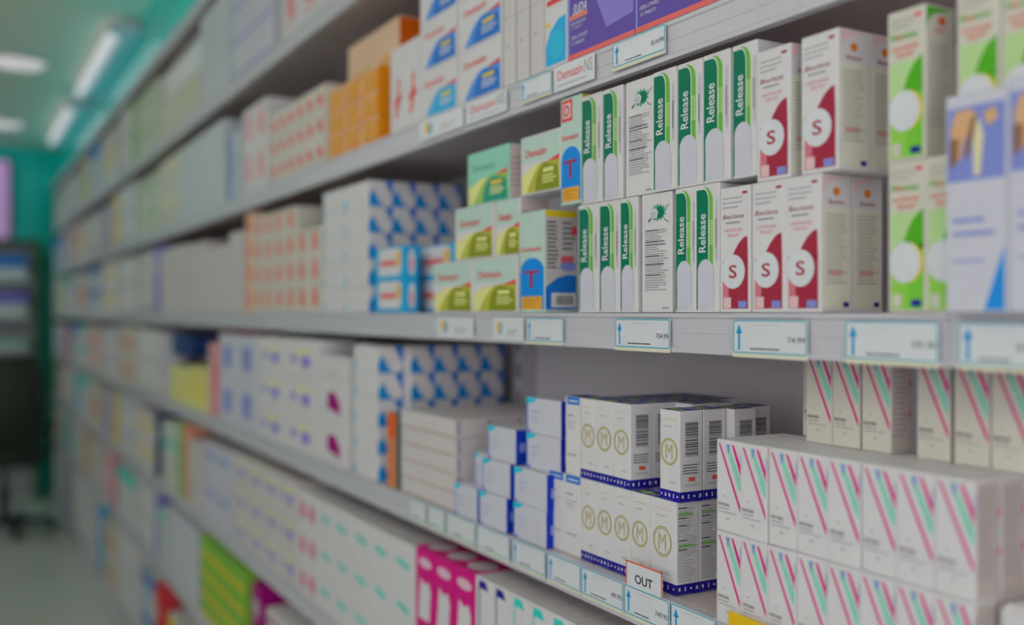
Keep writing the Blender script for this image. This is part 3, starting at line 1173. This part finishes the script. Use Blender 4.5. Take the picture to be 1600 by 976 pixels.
stack(d_tri, -1.645, .652, zC, .12, .0475, .046, 1, 5, 'white box with blue corner triangles in the front pile, below eye level', 'front pile of blue triangle boxes', deepend=1)
stack(d_generic, -1.80, .65, zC, .16, .083, .08, 1, 2, 'white box with purple leaf mark', 'white boxes with purple mark', args=(WHITE, mat('print_plum', (125, 5, 95)), LAV, 'mark'))
one(d_generic, -1.96, .65, zC + .167, .16, .046, .08, 'plain white box lying on the purple mark boxes', None, args=(WHITE, WHITE, GREY, 'text'))
stack(d_generic, -1.965, .65, zC, .23, .0805, .08, 2, 3, 'white box with blue spots and yellow bar, below eye level', 'blue spot boxes below eye level', args=(WHITE, VIOLET, PYEL, 'spot'))
stack(d_generic, -2.44, .65, zC, .20, .12, .08, 2, 2, 'white box with blue print in the pink framed group', 'white and blue boxes in the pink group', args=(LAV, PERI, PBLUE, 'tall'))
one(d_generic, -2.86, .66, zC + .2414, .40, .016, .07, 'flat dark red packet on top of the white and blue boxes', None, args=(mat('print_maroon', (90, 10, 30)), WINE, WINE, 'line'))
stack(d_generic, -2.86, .65, zC, .11, .21, .07, 1, 1, 'tall pink carton beside the yellow boxes', None, args=(PINK, PINKW, RED, 'side'))
stack(d_generic, -3.0, .65, zC, .13, .13, .08, 2, 1, 'yellow and white box below eye level', 'yellow and white boxes', args=(PYEL, YELLOW, ORANGE, 'tall'))
stack(d_generic, -3.3, .66, zC, .16, .115, .08, 2, 1, 'pale yellow box with orange print', 'pale yellow boxes', args=(PYEL, TAN, ORANGE, 'text'))
one(d_generic, -3.63, .67, zC + .155, .33, .07, .09, 'navy blue wide box lying under the eye-level shelf', None, args=(mat('print_ink', (25, 45, 90)), NAVY, NAVY, 'line'))
stack(d_generic, -3.30, .77, zC, .225, .0765, .09, 2, 2, 'white box hidden behind the yellow boxes', 'white boxes behind the yellow ones', args=(WHITE, GREY, GREY, 'line'))
stack(d_generic, -3.64, .65, zC, .13, .22, .08, 1, 1, 'tall lilac white carton below eye level', 'lilac white cartons', args=(LAV, PINKW, PERI, 'side'))

# pink striped cartons (C, near end)
GP = 'white cartons with pink and mint stripes'
PL = 'white carton with pink and mint V stripes, %s'
hp, wp, dp = .0882, .0347, .0285
xr0 = px(1524, .645)
for r in range(2):
    for c in range(8):
        nd = 2 if (c == 0 or r == 1) else 1
        for k in range(nd):
            lab = PL % ('%s row, %s from the near corner%s' % (('lower', 'middle')[r], ORD[c], '' if k == 0 else ', behind'))
            one(d_patan, xr0 - wp - c * (wp + .0006) + (RJ.uniform(-.0002, .0002)), .645 + k * (dp + .0006) + (RJ.uniform(0, .002) if k == 0 else .001), zC + r * (hp + .0004), wp, hp, dp, lab, GP,
                name='medicine_carton', cat='carton', args=(0,))
# a third rank carries the top row
for c in range(8):
    one(d_patan, xr0 - wp - c * (wp + .0006), .7045, zC + (hp + .0004), wp, hp, dp, PL % ('middle row, %s from near corner, third deep' % ORD[c]), GP, name='medicine_carton', cat='carton', args=(0,))
    if c == 0:
        one(d_patan, xr0 - wp - c * (wp + .0006), .7045, zC, wp, hp, dp, PL % 'lower row, near corner, third deep', GP, name='medicine_carton', cat='carton', args=(0,))
    else:
        one(d_patan, xr0 - wp - c * (wp + .0006), .7045, zC, wp, hp, dp, PL % ('lower row, %s from near corner, third deep' % ORD[c]), GP, name='medicine_carton', cat='carton', args=(0,))
for i, u in enumerate([1257, 1298, 1344, 1430, 1488, 1546]):
    one(d_patan, px(u, .7), .702, zC + 2 * (hp + .0004), .0315, .0835, .0265, PL % ('top row, %s from its far end' % ORD[i]), GP, name='medicine_carton', cat='carton', args=(1,))
one(d_patan, px(1250, .73), .7335, zC + 2 * (hp + .0004), .0315, .0835, .0265, PL % 'top row, set back behind the far one', GP, name='medicine_carton', cat='carton', args=(1,))

# ------------------------------------------------------------------ thigh-high shelf (D)
zD = SH['D']
for c in range(6):
    for r in range(2):
        var = 0 if c > 3 else 1
        one(d_bracket, -.965 - .0505 * (c + 1) + .0, .652, zD + r * .1129, .0495, .1125, .16, 'white box with %s bracket mark, %s row, %s from the magenta boxes' % (('navy', 'teal')[var], ('lower', 'upper')[r], ORD[5 - c]),
            'white boxes with bracket marks', args=(var,))
for c in range(3):
    for r in range(2):
        one(d_magenta, -1.2695 - .0695 * (c + 1) + .001, .652, zD + r * .1129, .068, .1125, .11, 'magenta box with white panel, %s row, %s from the bracket boxes' % (('lower', 'upper')[r], ORD[c]), 'magenta and white boxes')
one(d_generic, -1.40, .765, zD, .15, .21, .05, 'dark magenta box standing behind the magenta boxes', None, args=(mat('print_dark_magenta', (110, 0, 60)), MAG, MAG, 'line'))
one(d_generic, -.955, .665, zD, .10, .20, .18, 'tan brown carton next to the bracket boxes under the shelf', None, args=(mat('carton_kraft', (150, 140, 100), rough=.7), TAN, BROWN, 'line'))
one(d_generic, -.85, .665, zD, .13, .195, .20, 'brown cardboard box beyond the tan carton', None, args=(mat('carton_brown', (128, 112, 62), rough=.7), TAN, BROWN, 'line'))
stack(d_generic, -1.482, .65, zD, .098, .073, .14, 5, 3, 'white box with teal dash, thigh-high shelf', 'white boxes with teal dashes', args=(WHITE, TEAL, GREY, 'dash'), deeptop=1)
stack(d_generic, -1.98, .65, zD, .06, .073, .14, 2, 3, 'white box with magenta mark, thigh-high shelf', 'white boxes with magenta marks', args=(WHITE, MAG, GREY, 'mark'))
stack(d_generic, -2.11, .65, zD, .14, .0765, .12, 4, 3, 'white box with blue spots, thigh-high shelf', 'blue spot boxes on the thigh-high shelf', args=(TAUPE, VIOLET, PYEL, 'spot'))
stack(d_generic, -2.70, .65, zD, .16, .11, .12, 2, 2, 'pale blue white box, thigh-high shelf', 'pale blue boxes on the thigh-high shelf', args=(LAV, PERI, PBLUE, 'text'))
stack(d_generic, -3.06, .65, zD, .20, .20, .12, 1, 1, 'large plain off-white box on the thigh-high shelf', None, args=(TAUPE, TAUPE, GREY, 'text'))
stack(d_generic, -3.28, .65, zD, .05, .24, .08, 1, 1, 'narrow tall orange carton on the thigh-high shelf', None, args=(mat('print_salmon', (190, 130, 110)), ORANGE, RED, 'side'))
stack(d_generic, -3.34, .65, zD, .07, .24, .08, 1, 1, 'narrow tall sage green carton on the thigh-high shelf', None, args=(SAGE, LIME, GREEN, 'side'))
stack(d_generic, -3.43, .65, zD, .14, .22, .08, 2, 1, 'tall pale green white carton on the thigh-high shelf', 'pale green cartons on the thigh-high shelf', args=(PGREEN, TEAL, GREY, 'text'))

# ------------------------------------------------------------------ generic runs for the blurred far and low parts
PAL = [(WHITE, PERI, GREY, 'text', 'white box with lavender print'), (TAUPE, GREY, GREY, 'line', 'greyish white box'), (PBLUE, BLUE, SKY, 'band', 'pale blue box with blue band'),
       (WARM, ORED, PINK, 'mark', 'cream box with red mark'), (PGREEN, FGREEN, LIME, 'text', 'pale green box with green print'), (LAV, PURPLE, VIOLET, 'side', 'lilac box with purple side'),
       (WHITE, YELLOW, ORANGE, 'tall', 'white box with yellow panel'), (PINKW, RED, PINK, 'text', 'pink white box with red print'), (WHITE, TEAL, MINT, 'band', 'white box with teal band'),
       (WHITE, GREY, GREY, 'line', 'plain white box')]


def run(shelf, x1, x0, pal, w, h, rows, rj, gname=None, override=None, D=.65):
    """fill a stretch x0..x1 (x1 nearer) with one product"""
    p = override or PAL[pal]
    n = max(1, int((x1 - x0) / (w + .003)))
    stack(d_generic, x1, D, SH[shelf], w, h, .09, n, rows, '%s, %s' % (p[4], gname), '%s %s' % (p[4], gname), args=p[:4], gap=.003)


far = random.Random(21)
SEG = []
for k, n in ((4, 'fifth bay'), (5, 'sixth bay'), (6, 'seventh bay'), (7, 'last bay')):
    a = .605 - BAY * k
    SEG += [(a - .006, a - .54, n), (a - .552, a - 1.085, n)]
order = {'A': [1, 9, 6, 2, 3, 0, 8, 9], 'B': [4, 9, 5, 1, 6, 7, 0, 2], 'C': [9, 3, 0, 7, 8, 2, 5, 9], 'D': [6, 0, 5, 3, 8, 1, 9, 4], 'G': [9, 8, 7, 1, 4, 0, 9, 3], 'H': [2, 9, 3, 0, 9, 1, 6, 9],
         'E': [4, 9, 6, 2, 4, 9, 0, 4]}
hgt = {'A': .255, 'B': .25, 'C': .245, 'D': .25, 'G': .245, 'H': .36, 'E': .27}
ACC = {('D', 0): (mat('print_ink', (25, 45, 90)), 'navy blue'), ('D', 2): (YELLOW, 'yellow'), ('G', 2): (MAG, 'magenta'), ('G', 0): (VIOLET, 'violet'), ('H', 6): (BLUE, 'bright blue'), ('H', 0): (RED, 'red'),
       ('G', 4): (ORANGE, 'orange'), ('C', 6): (RED, 'red'), ('A', 7): (YELLOW, 'yellow'), ('B', 2): (YELLOW, 'yellow'), ('E', 4): (YELLOW, 'yellow'), ('A', 0): (VIOLET, 'violet'), ('C', 3): (PINKW, 'pale pink'),
       ('B', 7): (BLUE, 'blue'), ('E', 1): (SAGE, 'sage green'), ('D', 5): (SKY, 'sky blue'), ('G', 6): (TEAL, 'teal'), ('D', 7): (RED, 'red'), ('H', 3): (SKY, 'sky blue')}
for sh in 'ABCDGHE':
    for i, (a, b_, bn) in enumerate(SEG):
        if (sh, i) in ACC:
            m, cn = ACC[(sh, i)]
            hh = hgt[sh] * (.95 if sh in 'AB' else .9)
            one(d_generic, a - .075, .65, SH[sh], .073, round(hh, 3), .08, 'single %s upright carton, %s, %s' % (cn, TOPW[sh], bn), None, args=(m, WHITE, GREY, 'text'))
            a -= .08
        rows = far.choice([1, 2, 2]) if i < 4 else far.choice([1, 1, 2])
        H = hgt[sh] * far.uniform(.86, .99) / rows
        w = far.uniform(.14, .17) if i < 4 else far.uniform(.2, .25)
        run(sh, a, b_, order[sh][i], round(w, 3), round(H - .001, 3), rows, far, '%s, %s' % (TOPW[sh], bn))
# lower shelves near and middle
run('G', -1.7, -2.40, 9, .16, .10, 2, far, 'knee-high shelf, near part', override=(WHITE, mat('print_plum', (125, 5, 95)), LAV, 'polka', 'white box with plum dots'))
run('G', -2.41, -2.50, 9, .075, .23, 1, far, 'knee-high shelf, by the green boxes', override=(mat('print_plum', (125, 5, 95)), LAV, LAV, 'polka', 'plum carton with pale dots'))
stack(d_generic, -2.56, .65, SH['G'], .26, .0585, .12, 2, 4, 'lime green and yellow striped box, knee-high shelf', 'lime green striped boxes', args=(mat('carton_lime', (108, 150, 50)), YELLOW, FGREEN, 'stripes'))
run('G', -3.12, -3.62, 9, .24, .23, 1, far, 'knee-high shelf, beyond the lime boxes', override=(LAV, LAV, GREY, 'line', 'large plain lilac white box'))
run('G', -3.64, -3.774, 9, .14, .2, 1, far, 'knee-high shelf, beside the lilac boxes', override=(PGREEN, MINT, TEAL, 'band', 'mint edged white box'))
run('H', -2.6, -3.2, 9, .28, .30, 1, far, 'base shelf, nearest visible', override=(WHITE, VIOLET, GREY, 'side', 'white box with violet side'))
run('H', -3.22, -3.62, 9, .19, .28, 1, far, 'base shelf', override=(WHITE, YELLOW, YELLOW, 'band', 'white box with yellow band'))
run('H', -3.64, -3.774, 9, .12, .17, 1, far, 'base shelf', override=(WHITE, RED, RED, 'band', 'white box with red band'))
# upper shelf near part
run('E', -1.7, -2.28, 9, .13, .125, 2, far, 'upper shelf', override=(WHITE, PINK, RED, 'mark', 'white box with pale red mark'))
run('E', -2.30, -2.70, 9, .13, .088, 3, far, 'upper shelf', override=(LAV, VIOLET, LAV, 'line', 'flat lilac white box'))
run('E', -2.72, -3.10, 9, .18, .13, 2, far, 'upper shelf', override=(PBLUE, LAV, LAV, 'text', 'bluish white box'))
run('E', -3.12, -3.774, 9, .155, .12, 1, far, 'upper shelf', override=(PGREEN, PYEL, YELLOW, 'text', 'pale green white box'))
# white bottles on the pale green boxes
g = Geo()
g.lathe([(.046, 0), (.050, .005), (.050, .095), (.042, .110), (.022, .118), (.022, .124)], mat('bottle_white', (168, 170, 170), rough=.3))
bot = g.mesh('bottle', True)
g = Geo()
g.lathe([(.026, .122), (.026, .144), (.023, .147)], mat('cap_white', (165, 168, 168), rough=.35))
cap = g.mesh('cap', True)
for i in range(5):
    e = tag(link('bottle', None, None, (-3.17 - i * .125, .054, SH['E'] + .1205)), 'white round bottle standing on pale green boxes, %s from near end' % ORD[i], 'bottle', 'white bottles on the upper shelf')
    link('body', bot, e)
    link('cap', cap, e)

# ------------------------------------------------------------------ price tags on the rails
def d_tag(w, h, price, arrow=1, border=1, foot=.004):
    b = Box(w, h + foot, .0005, CARD, flap=False, bev=.0001)
    H = h + foot
    if border:
        b.part('cyan_border')
        rr = .0022
        t = .0011

        def rect(x0, z0, x1, z1, r):
            out = []
            for cx, cz, a0 in ((x1 - r, z1 - r, 0), (x0 + r, z1 - r, 90), (x0 + r, z0 + r, 180), (x1 - r, z0 + r, 270)):
                for k in range(5):
                    a = math.radians(a0 + k * 22.5)
                    out.append((cx + r * math.cos(a), cz + r * math.sin(a)))
            return out
        o = rect(.0008, foot, w - .0008, H - .0006, rr)
        i_ = rect(.0008 + t, foot + t, w - .0008 - t, H - .0006 - t, rr - t * .6)
        n = len(o)
        b.cur.add([b.pt('F', p[0], p[1], .0002) for p in o + i_], [(i, (i + 1) % n, n + (i + 1) % n, n + i) for i in range(n)], mat('print_tag_teal', (14, 128, 146), noise=0))
    if arrow:
        b.part('up_arrow')
        ax = .0088
        P = lambda pts: b.cur.add([b.pt('F', ax + x, foot + z, .0002) for x, z in pts], [tuple(range(len(pts)))], mat('print_arrow_blue', (10, 120, 165)))
        P([(-.0015, .003), (.0015, .003), (.0013, h * .62), (-.0013, h * .62)])
        P([(-.0042, h * .58), (.0042, h * .58), (0, h * .86)])
    b.part('print')
    if price:
        b.text('F', price, 1 - .013 / w - .002, foot / H + .42 * h / H, .021, .0052, DGREY, 3)
    r = random.Random(int(w * 1e5))
    b.lines('F', .25, foot / H + .09, .68, foot / H + .15, 1, DGREY, int(w * 1e4) % 97, .7, lay=2)
    b.lines('F', .30, foot / H + .72, .75, foot / H + .76, 1, mat('print_faint', (145, 148, 152), noise=0), 5, .5, lay=2)
    b.part('clip_edge')
    b.rect('F', .0, .0, 1, foot / H * .9, CREAM, 1)
    return b


def tagat(u0, u1, ztop, h, label, price='', arrow=1, border=1, D=.6478, foot=.004, group='price tags on the shelf rails'):
    x0, x1 = px(u0, D), px(u1, D)
    me = design(d_tag, round(x1 - x0, 4), h, .0005) if 0 else d_tag(x1 - x0, h, price, arrow, border, foot).finish('price_tag')
    place(me, 'price_tag', label, 'price tag', (x0, D - .65, ztop - h - foot), 0, group)


tagat(822, 880, 1.4335, .030, 'cyan bordered price tag on the eye-level rail under the T box', '')
tagat(961, 1047, 1.4335, .0315, 'price tag reading 754.99 on the eye-level rail under the green cartons', '754.99')
tagat(1145, 1262, 1.4335, .0315, 'cyan bordered price tag on the eye-level rail under the S cartons', '74.99')
tagat(1320, 1468, 1.4335, .0315, 'cyan bordered price tag under the bright green cartons', '191.81')
tagat(1496, 1640, 1.4335, .0315, 'price tag under the hand picture boxes, cut by the photo edge', '91.81')
for i, (a, b_) in enumerate([(800, 852), (855, 907), (908, 974), (975, 1046), (1048, 1118)]):
    tagat(a, b_, 1.1405, .0315, ['cyan bordered tag on the lower rail below the white blue boxes', 'cyan bordered tag below the blue label cartons', 'cyan bordered tag just before the OUT card',
                                 'price tag reading 749.95 in front of the OUT card', 'cyan bordered tag just past the OUT card'][i], ['', '', '49.95', '749.95', '849.99'][i])
tagat(812, 862, 1.742, .0265, 'cyan bordered tag on the upper rail under the slim white cartons', '', arrow=1)
tagat(957, 1040, 1.742, .0275, 'cyan bordered price tag on the upper rail under the purple boxes', 'R14.99')


def strip(u0, u1, ztop, h, label, txt=None, icon=False):
    D = .6478
    x0, x1 = px(u0, D), px(u1, D)
    w = x1 - x0
    b = Box(w, h, .0005, CARD, flap=False, bev=.0001)
    if txt:
        b.part('lettering')
        b.text('F', txt, .42, .60, w * .62, h * .38, RED, 2)
        b.text('F', 'NS', .86, .62, w * .18, h * .5, GREY, 2)
        b.lines('F', .1, .15, .9, .25, 1, GREY, 3, .4)
    if icon:
        b.part('round_mark')
        b.ell('F', .2, .55, .06, .3, mat('print_sun', (205, 165, 70)), 2)
        b.ell('F', .27, .5, .05, .28, SKY, 1)
        b.lines('F', .5, .2, .85, .5, 2, GREY, 3, .3)
    place(b.finish('shelf_label'), 'shelf_label', label, 'label', (x0, D - .65, ztop - h), 0, 'plain label strips on the rails')


strip(865, 929, 1.742, .031, 'white label strip with red lettering between two upper rail tags', 'Demazin')
strip(728, 792, 1.742, .031, 'white label strip with red lettering under the blue arch boxes', 'Demazin')
strip(655, 724, 1.742, .031, 'white label strip with round mark under the blue arch boxes', icon=True)
strip(770, 818, 1.4335, .031, 'white label strip with round mark under the nearer olive box', icon=True)
strip(682, 740, 1.4335, .031, 'white label strip with round mark under the farther olive box', icon=True)
us = [640, 668, 697, 745, 798]
for i in range(4):
    tagat(us[i], us[i + 1] - 2, 1.1405, .0315, 'faint tag on the lower rail, %s before the flat box pile end' % ORD[i], '', arrow=0, border=1)

# the OUT card standing behind the tag
D_ = .6485
b = Box(px(1035, D_) - px(978, D_), .062, .0006, CARD, flap=False, bev=.0001)
W_, H_ = b.w, b.h
b.part('orange_border')
for q in ((0, 1 - .03, 1, 1), (0, 0, .028, 1), (1 - .035, 0, 1, 1)):
    b.rect('F', *q, ORED, 1)
b.part('lettering')
b.text('F', 'OUT', .50, .72, W_ * .48, .0098, BLACK, 2, bold=True)
b.text('F', 'OF', .50, .475, W_ * .32, .0098, BLACK, 2, bold=True)
place(b.finish('out_card'), 'shelf_card', 'white card with orange border reading OUT, in front of the M cartons', 'card', (px(978, D_), D_ - .65, 1.1055), 0)

# yellow ticket in front of the striped cartons
D_ = .640
b = Box(.16, .040, .0006, mat('card_yellow', (205, 165, 25)), flap=False, bev=.0001)
b.part('print')
b.rect('F', .22, .35, .36, .58, BLACK, 1)
b.rect('F', .52, .35, .70, .58, BLACK, 1)
place(b.finish('yellow_ticket'), 'shelf_ticket', 'yellow ticket with black print below the pink striped cartons', 'ticket', (px(1138, D_), D_ - .65, 1.118), 0)

# green package at the bottom corner
b = Box(.12, .088, .05, WHITE, flap=False, bev=.006)
b.part('printed_wrap')
b.poly('F', [(.04, .05), (.96, .05), (.96, .66), (.5, .58), (.2, .74), (.04, .80)], mat('print_grass', (40, 130, 40)), 1)
b.ell('F', .28, .38, .16, .18, mat('print_sun', (205, 165, 70)), 2)
b.ell('F', .12, .22, .10, .14, BLUE, 3)
b.ell('F', .30, .22, .06, .10, RED, 4)
place(b.finish('soft_pack'), 'wrapped_pack', 'white topped green pack with yellow print beside the lower striped cartons', 'pack', (px(1530, .65) + .004, .012, zC), 0)

# ------------------------------------------------------------------ ceiling lamps, tubes
GLOW = mat('lamp_glow', (175, 172, 172), absolute=True, emit=2.5, noise=0)
for i, lx in enumerate([-7.64, -5.74, -3.84, -1.94, -0.04]):
    e = tag(link('downlight', None, None, (lx, -.36, CEIL)), 'round recessed ceiling downlight, %s from the far wall' % ORD[i], 'ceiling light', 'ceiling downlights over the aisle')
    g = Geo()
    g.lathe([(.145, -.001), (.162, -.001), (.160, -.014), (.144, -.016), (.140, -.004)], RAIL, 32)
    link('trim_ring', g.mesh('trim_ring', True), e)
    g = Geo()
    g.lathe([(.139, -.006), (.12, -.022), (.06, -.032), (.001, -.034)], GLOW, 32)
    link('diffuser', g.mesh('diffuser', True), e)
for i, lx in enumerate(PANEL_X):  # housings for the added fill panels, out of view
    e = tag(link('hanging_light_panel', None, None, (lx, PANEL_Y, CEIL)), 'rectangular ceiling light panel over the aisle, %s from the far wall' % ORD[i], 'ceiling light', 'ceiling light panels')
    g = Geo()
    g.bevbox((-.62, -.18, -.29), (.62, .18, -.25), RAIL, .004)
    link('housing', g.mesh('housing'), e)
    for q in (-.5, .5):
        g = Geo()
        g.box((q - .003, -.003, -.25), (q + .003, .003, 0), SLOT)
        link('suspension_rod', g.mesh('rod'), e)
for i, (a, b_) in enumerate([(-6.15, -4.65), (-8.0, -6.5)]):
    e = tag(link('tube_light', None, None, (a, -.025, 2.69)), 'white fluorescent tube on the teal bulkhead, %s one' % ('nearer', 'farther')[i], 'tube light', 'tubes along the bulkhead')
    L = b_ - a
    g = Geo()
    n = 16
    vs = [(x, .022 * math.cos(2 * math.pi * k / n), .022 * math.sin(2 * math.pi * k / n)) for x in (.03, L - .03) for k in range(n)]
    g.add(vs, [(k, (k + 1) % n, n + (k + 1) % n, n + k) for k in range(n)], mat('tube_glow', (185, 182, 185), absolute=True, emit=(2.2, .35)[i], noise=0))
    link('tube', g.mesh('tube', True), e)
    for x in (0, L - .03):
        g = Geo()
        g.bevbox((x, -.03, -.03), (x + .03, .03, .03), RAIL, .002)
        link('end_cap', g.mesh('end_cap'), e)
    g = Geo()
    g.bevbox((0, .032, -.02), (L, .098, .035), RAIL, .002)
    link('batten', g.mesh('batten'), e)

# ------------------------------------------------------------------ far wall: screen, shelves, chair
e = tag(link('wall_screen', None, None, (XB + .004, -.62, 1.98)), 'lit pale pink screen on the teal far wall', 'screen')
g = Geo()
g.bevbox((0, 0, 0), (.04, .37, .66), SLOT, .004)
link('bezel', g.mesh('bezel'), e)
g = Geo()
g.box((.0402, .012, .012), (.041, .352, .648), mat('screen_pink', (176, 130, 178), absolute=True, emit=1.3, noise=0))
link('display', g.mesh('display'), e)

e = tag(link('display_rack', None, None, (XB + .02, -1.35, 0)), 'low display rack against the teal far wall', 'rack')
g = Geo()
g.box((0, 0, 0), (.02, 1.275, 2.02), BACKM)
link('back_panel', g.mesh('rack_back'), e)
for y in (0, 1.255):
    g = Geo()
    g.box((.021, y, 0), (.30, y + .02, 2.02), mat('end_panel_green', (60, 110, 70)))
    link('side_panel', g.mesh('rack_side'), e)
RZ = [.35, .62, .89, 1.05, 1.15, 1.27, 1.41, 1.69, 2.0]
for z in RZ:
    g = Geo()
    g.bevbox((.021, .021, z - .02), (.32, 1.254, z), RAIL if z < 1.9 else mat('shelf_dark_green', (30, 80, 60)), .001)
    link('shelf', g.mesh('rack_shelf'), e)
pk = {}
for z, h, m, cn in ((1.69, .19, BLUE, 'blue'), (1.41, .19, VIOLET, 'violet'), (.89, .12, MINT, 'mint'), (.62, .18, PBLUE, 'pale blue'), (1.15, .08, MINT, 'mint')):
    for k in range(4):
        b = pk.get((cn, h)) or Box(.24, h, .26, WHITE, flap=False, bev=.003)
        if (cn, h) not in pk:
            b.part('printed_band')
            b.rect('F', 0, .50, 1, .98, m, 1)
            b = pk.setdefault((cn, h), b.finish('wide_pack'))
        place(pk[(cn, h)], 'wide_pack', 'white pack with %s band on the far wall rack, %s from the shelving' % (cn + (' narrow' if z == 1.15 else ''), ORD[3 - k]), 'pack',
              (XB + .325, -1.25 + k * .285, z + .0005), math.pi / 2, 'wide packs on the far wall rack')

DK = mat('chair_dark_green', (46, 50, 44), rough=.75)
e = tag(link('office_chair', None, None, (-7.3, -.36, 0), 1.45), 'dark grey green office chair standing at the end of the aisle', 'chair')


def pad(sx, sy, sz, r, name, loc, rot=(0, 0, 0)):
    bm = bmesh.new()
    bmesh.ops.create_cube(bm, size=1)
    for v in bm.verts:
        v.co = Vector((v.co.x * sx, v.co.y * sy, v.co.z * sz))
    bmesh.ops.bevel(bm, geom=list(bm.edges), offset=r, segments=4, affect='EDGES')
    me = bpy.data.meshes.new(name)
    bm.to_mesh(me)
    bm.free()
    me.materials.append(DK)
    for p in me.polygons:
        p.use_smooth = True
    o = link(name, me, e, loc)
    o.rotation_euler = rot


pad(.50, .48, .09, .04, 'seat', (0, 0, .49))
pad(.50, .10, .60, .048, 'backrest', (0, -.25, .86), (.12, 0, 0))
for s_ in (-1, 1):
    pad(.05, .30, .035, .015, 'armrest', (s_ * .29, .0, .70))
    pad(.03, .03, .24, .01, 'armrest_post', (s_ * .275, .0, .58))
g = Geo()
g.lathe([(.03, .09), (.03, .30), (.018, .30), (.018, .445)], SLOT, 16)
link('gas_column', g.mesh('gas_column'), e)
for k in range(5):
    a = k * 2 * math.pi / 5
    g = Geo()
    g.bevbox((.02, -.02, .055), (.30, .02, .09), SLOT, .008)
    o = link('base_spoke', g.mesh('base_spoke'), e, (0, 0, 0), a)
    g = Geo()
    n = 14
    vs = [(.29 + .027 * math.cos(2 * math.pi * i / n), y, .0275 + .027 * math.sin(2 * math.pi * i / n)) for y in (-.012, .012) for i in range(n)]
    g.add(vs, [(i, (i + 1) % n, n + (i + 1) % n, n + i) for i in range(n)] + [tuple(range(n)), tuple(range(n, 2 * n))], SLOT)
    link('caster', g.mesh('caster'), o)

# invented window frame, out of view, added around the fill light
g = Geo()
for a, b_ in (((-1.12, -2.6, 1.02), (1.42, -2.56, 1.08)), ((-1.12, -2.6, 2.50), (1.42, -2.56, 2.56)), ((-1.12, -2.6, 1.08), (-1.06, -2.56, 2.50)), ((1.36, -2.6, 1.08), (1.42, -2.56, 2.50)), ((.12, -2.6, 1.08), (.18, -2.56, 2.50))):
    g.box(a, b_, RAIL)
struct('window_1', g)
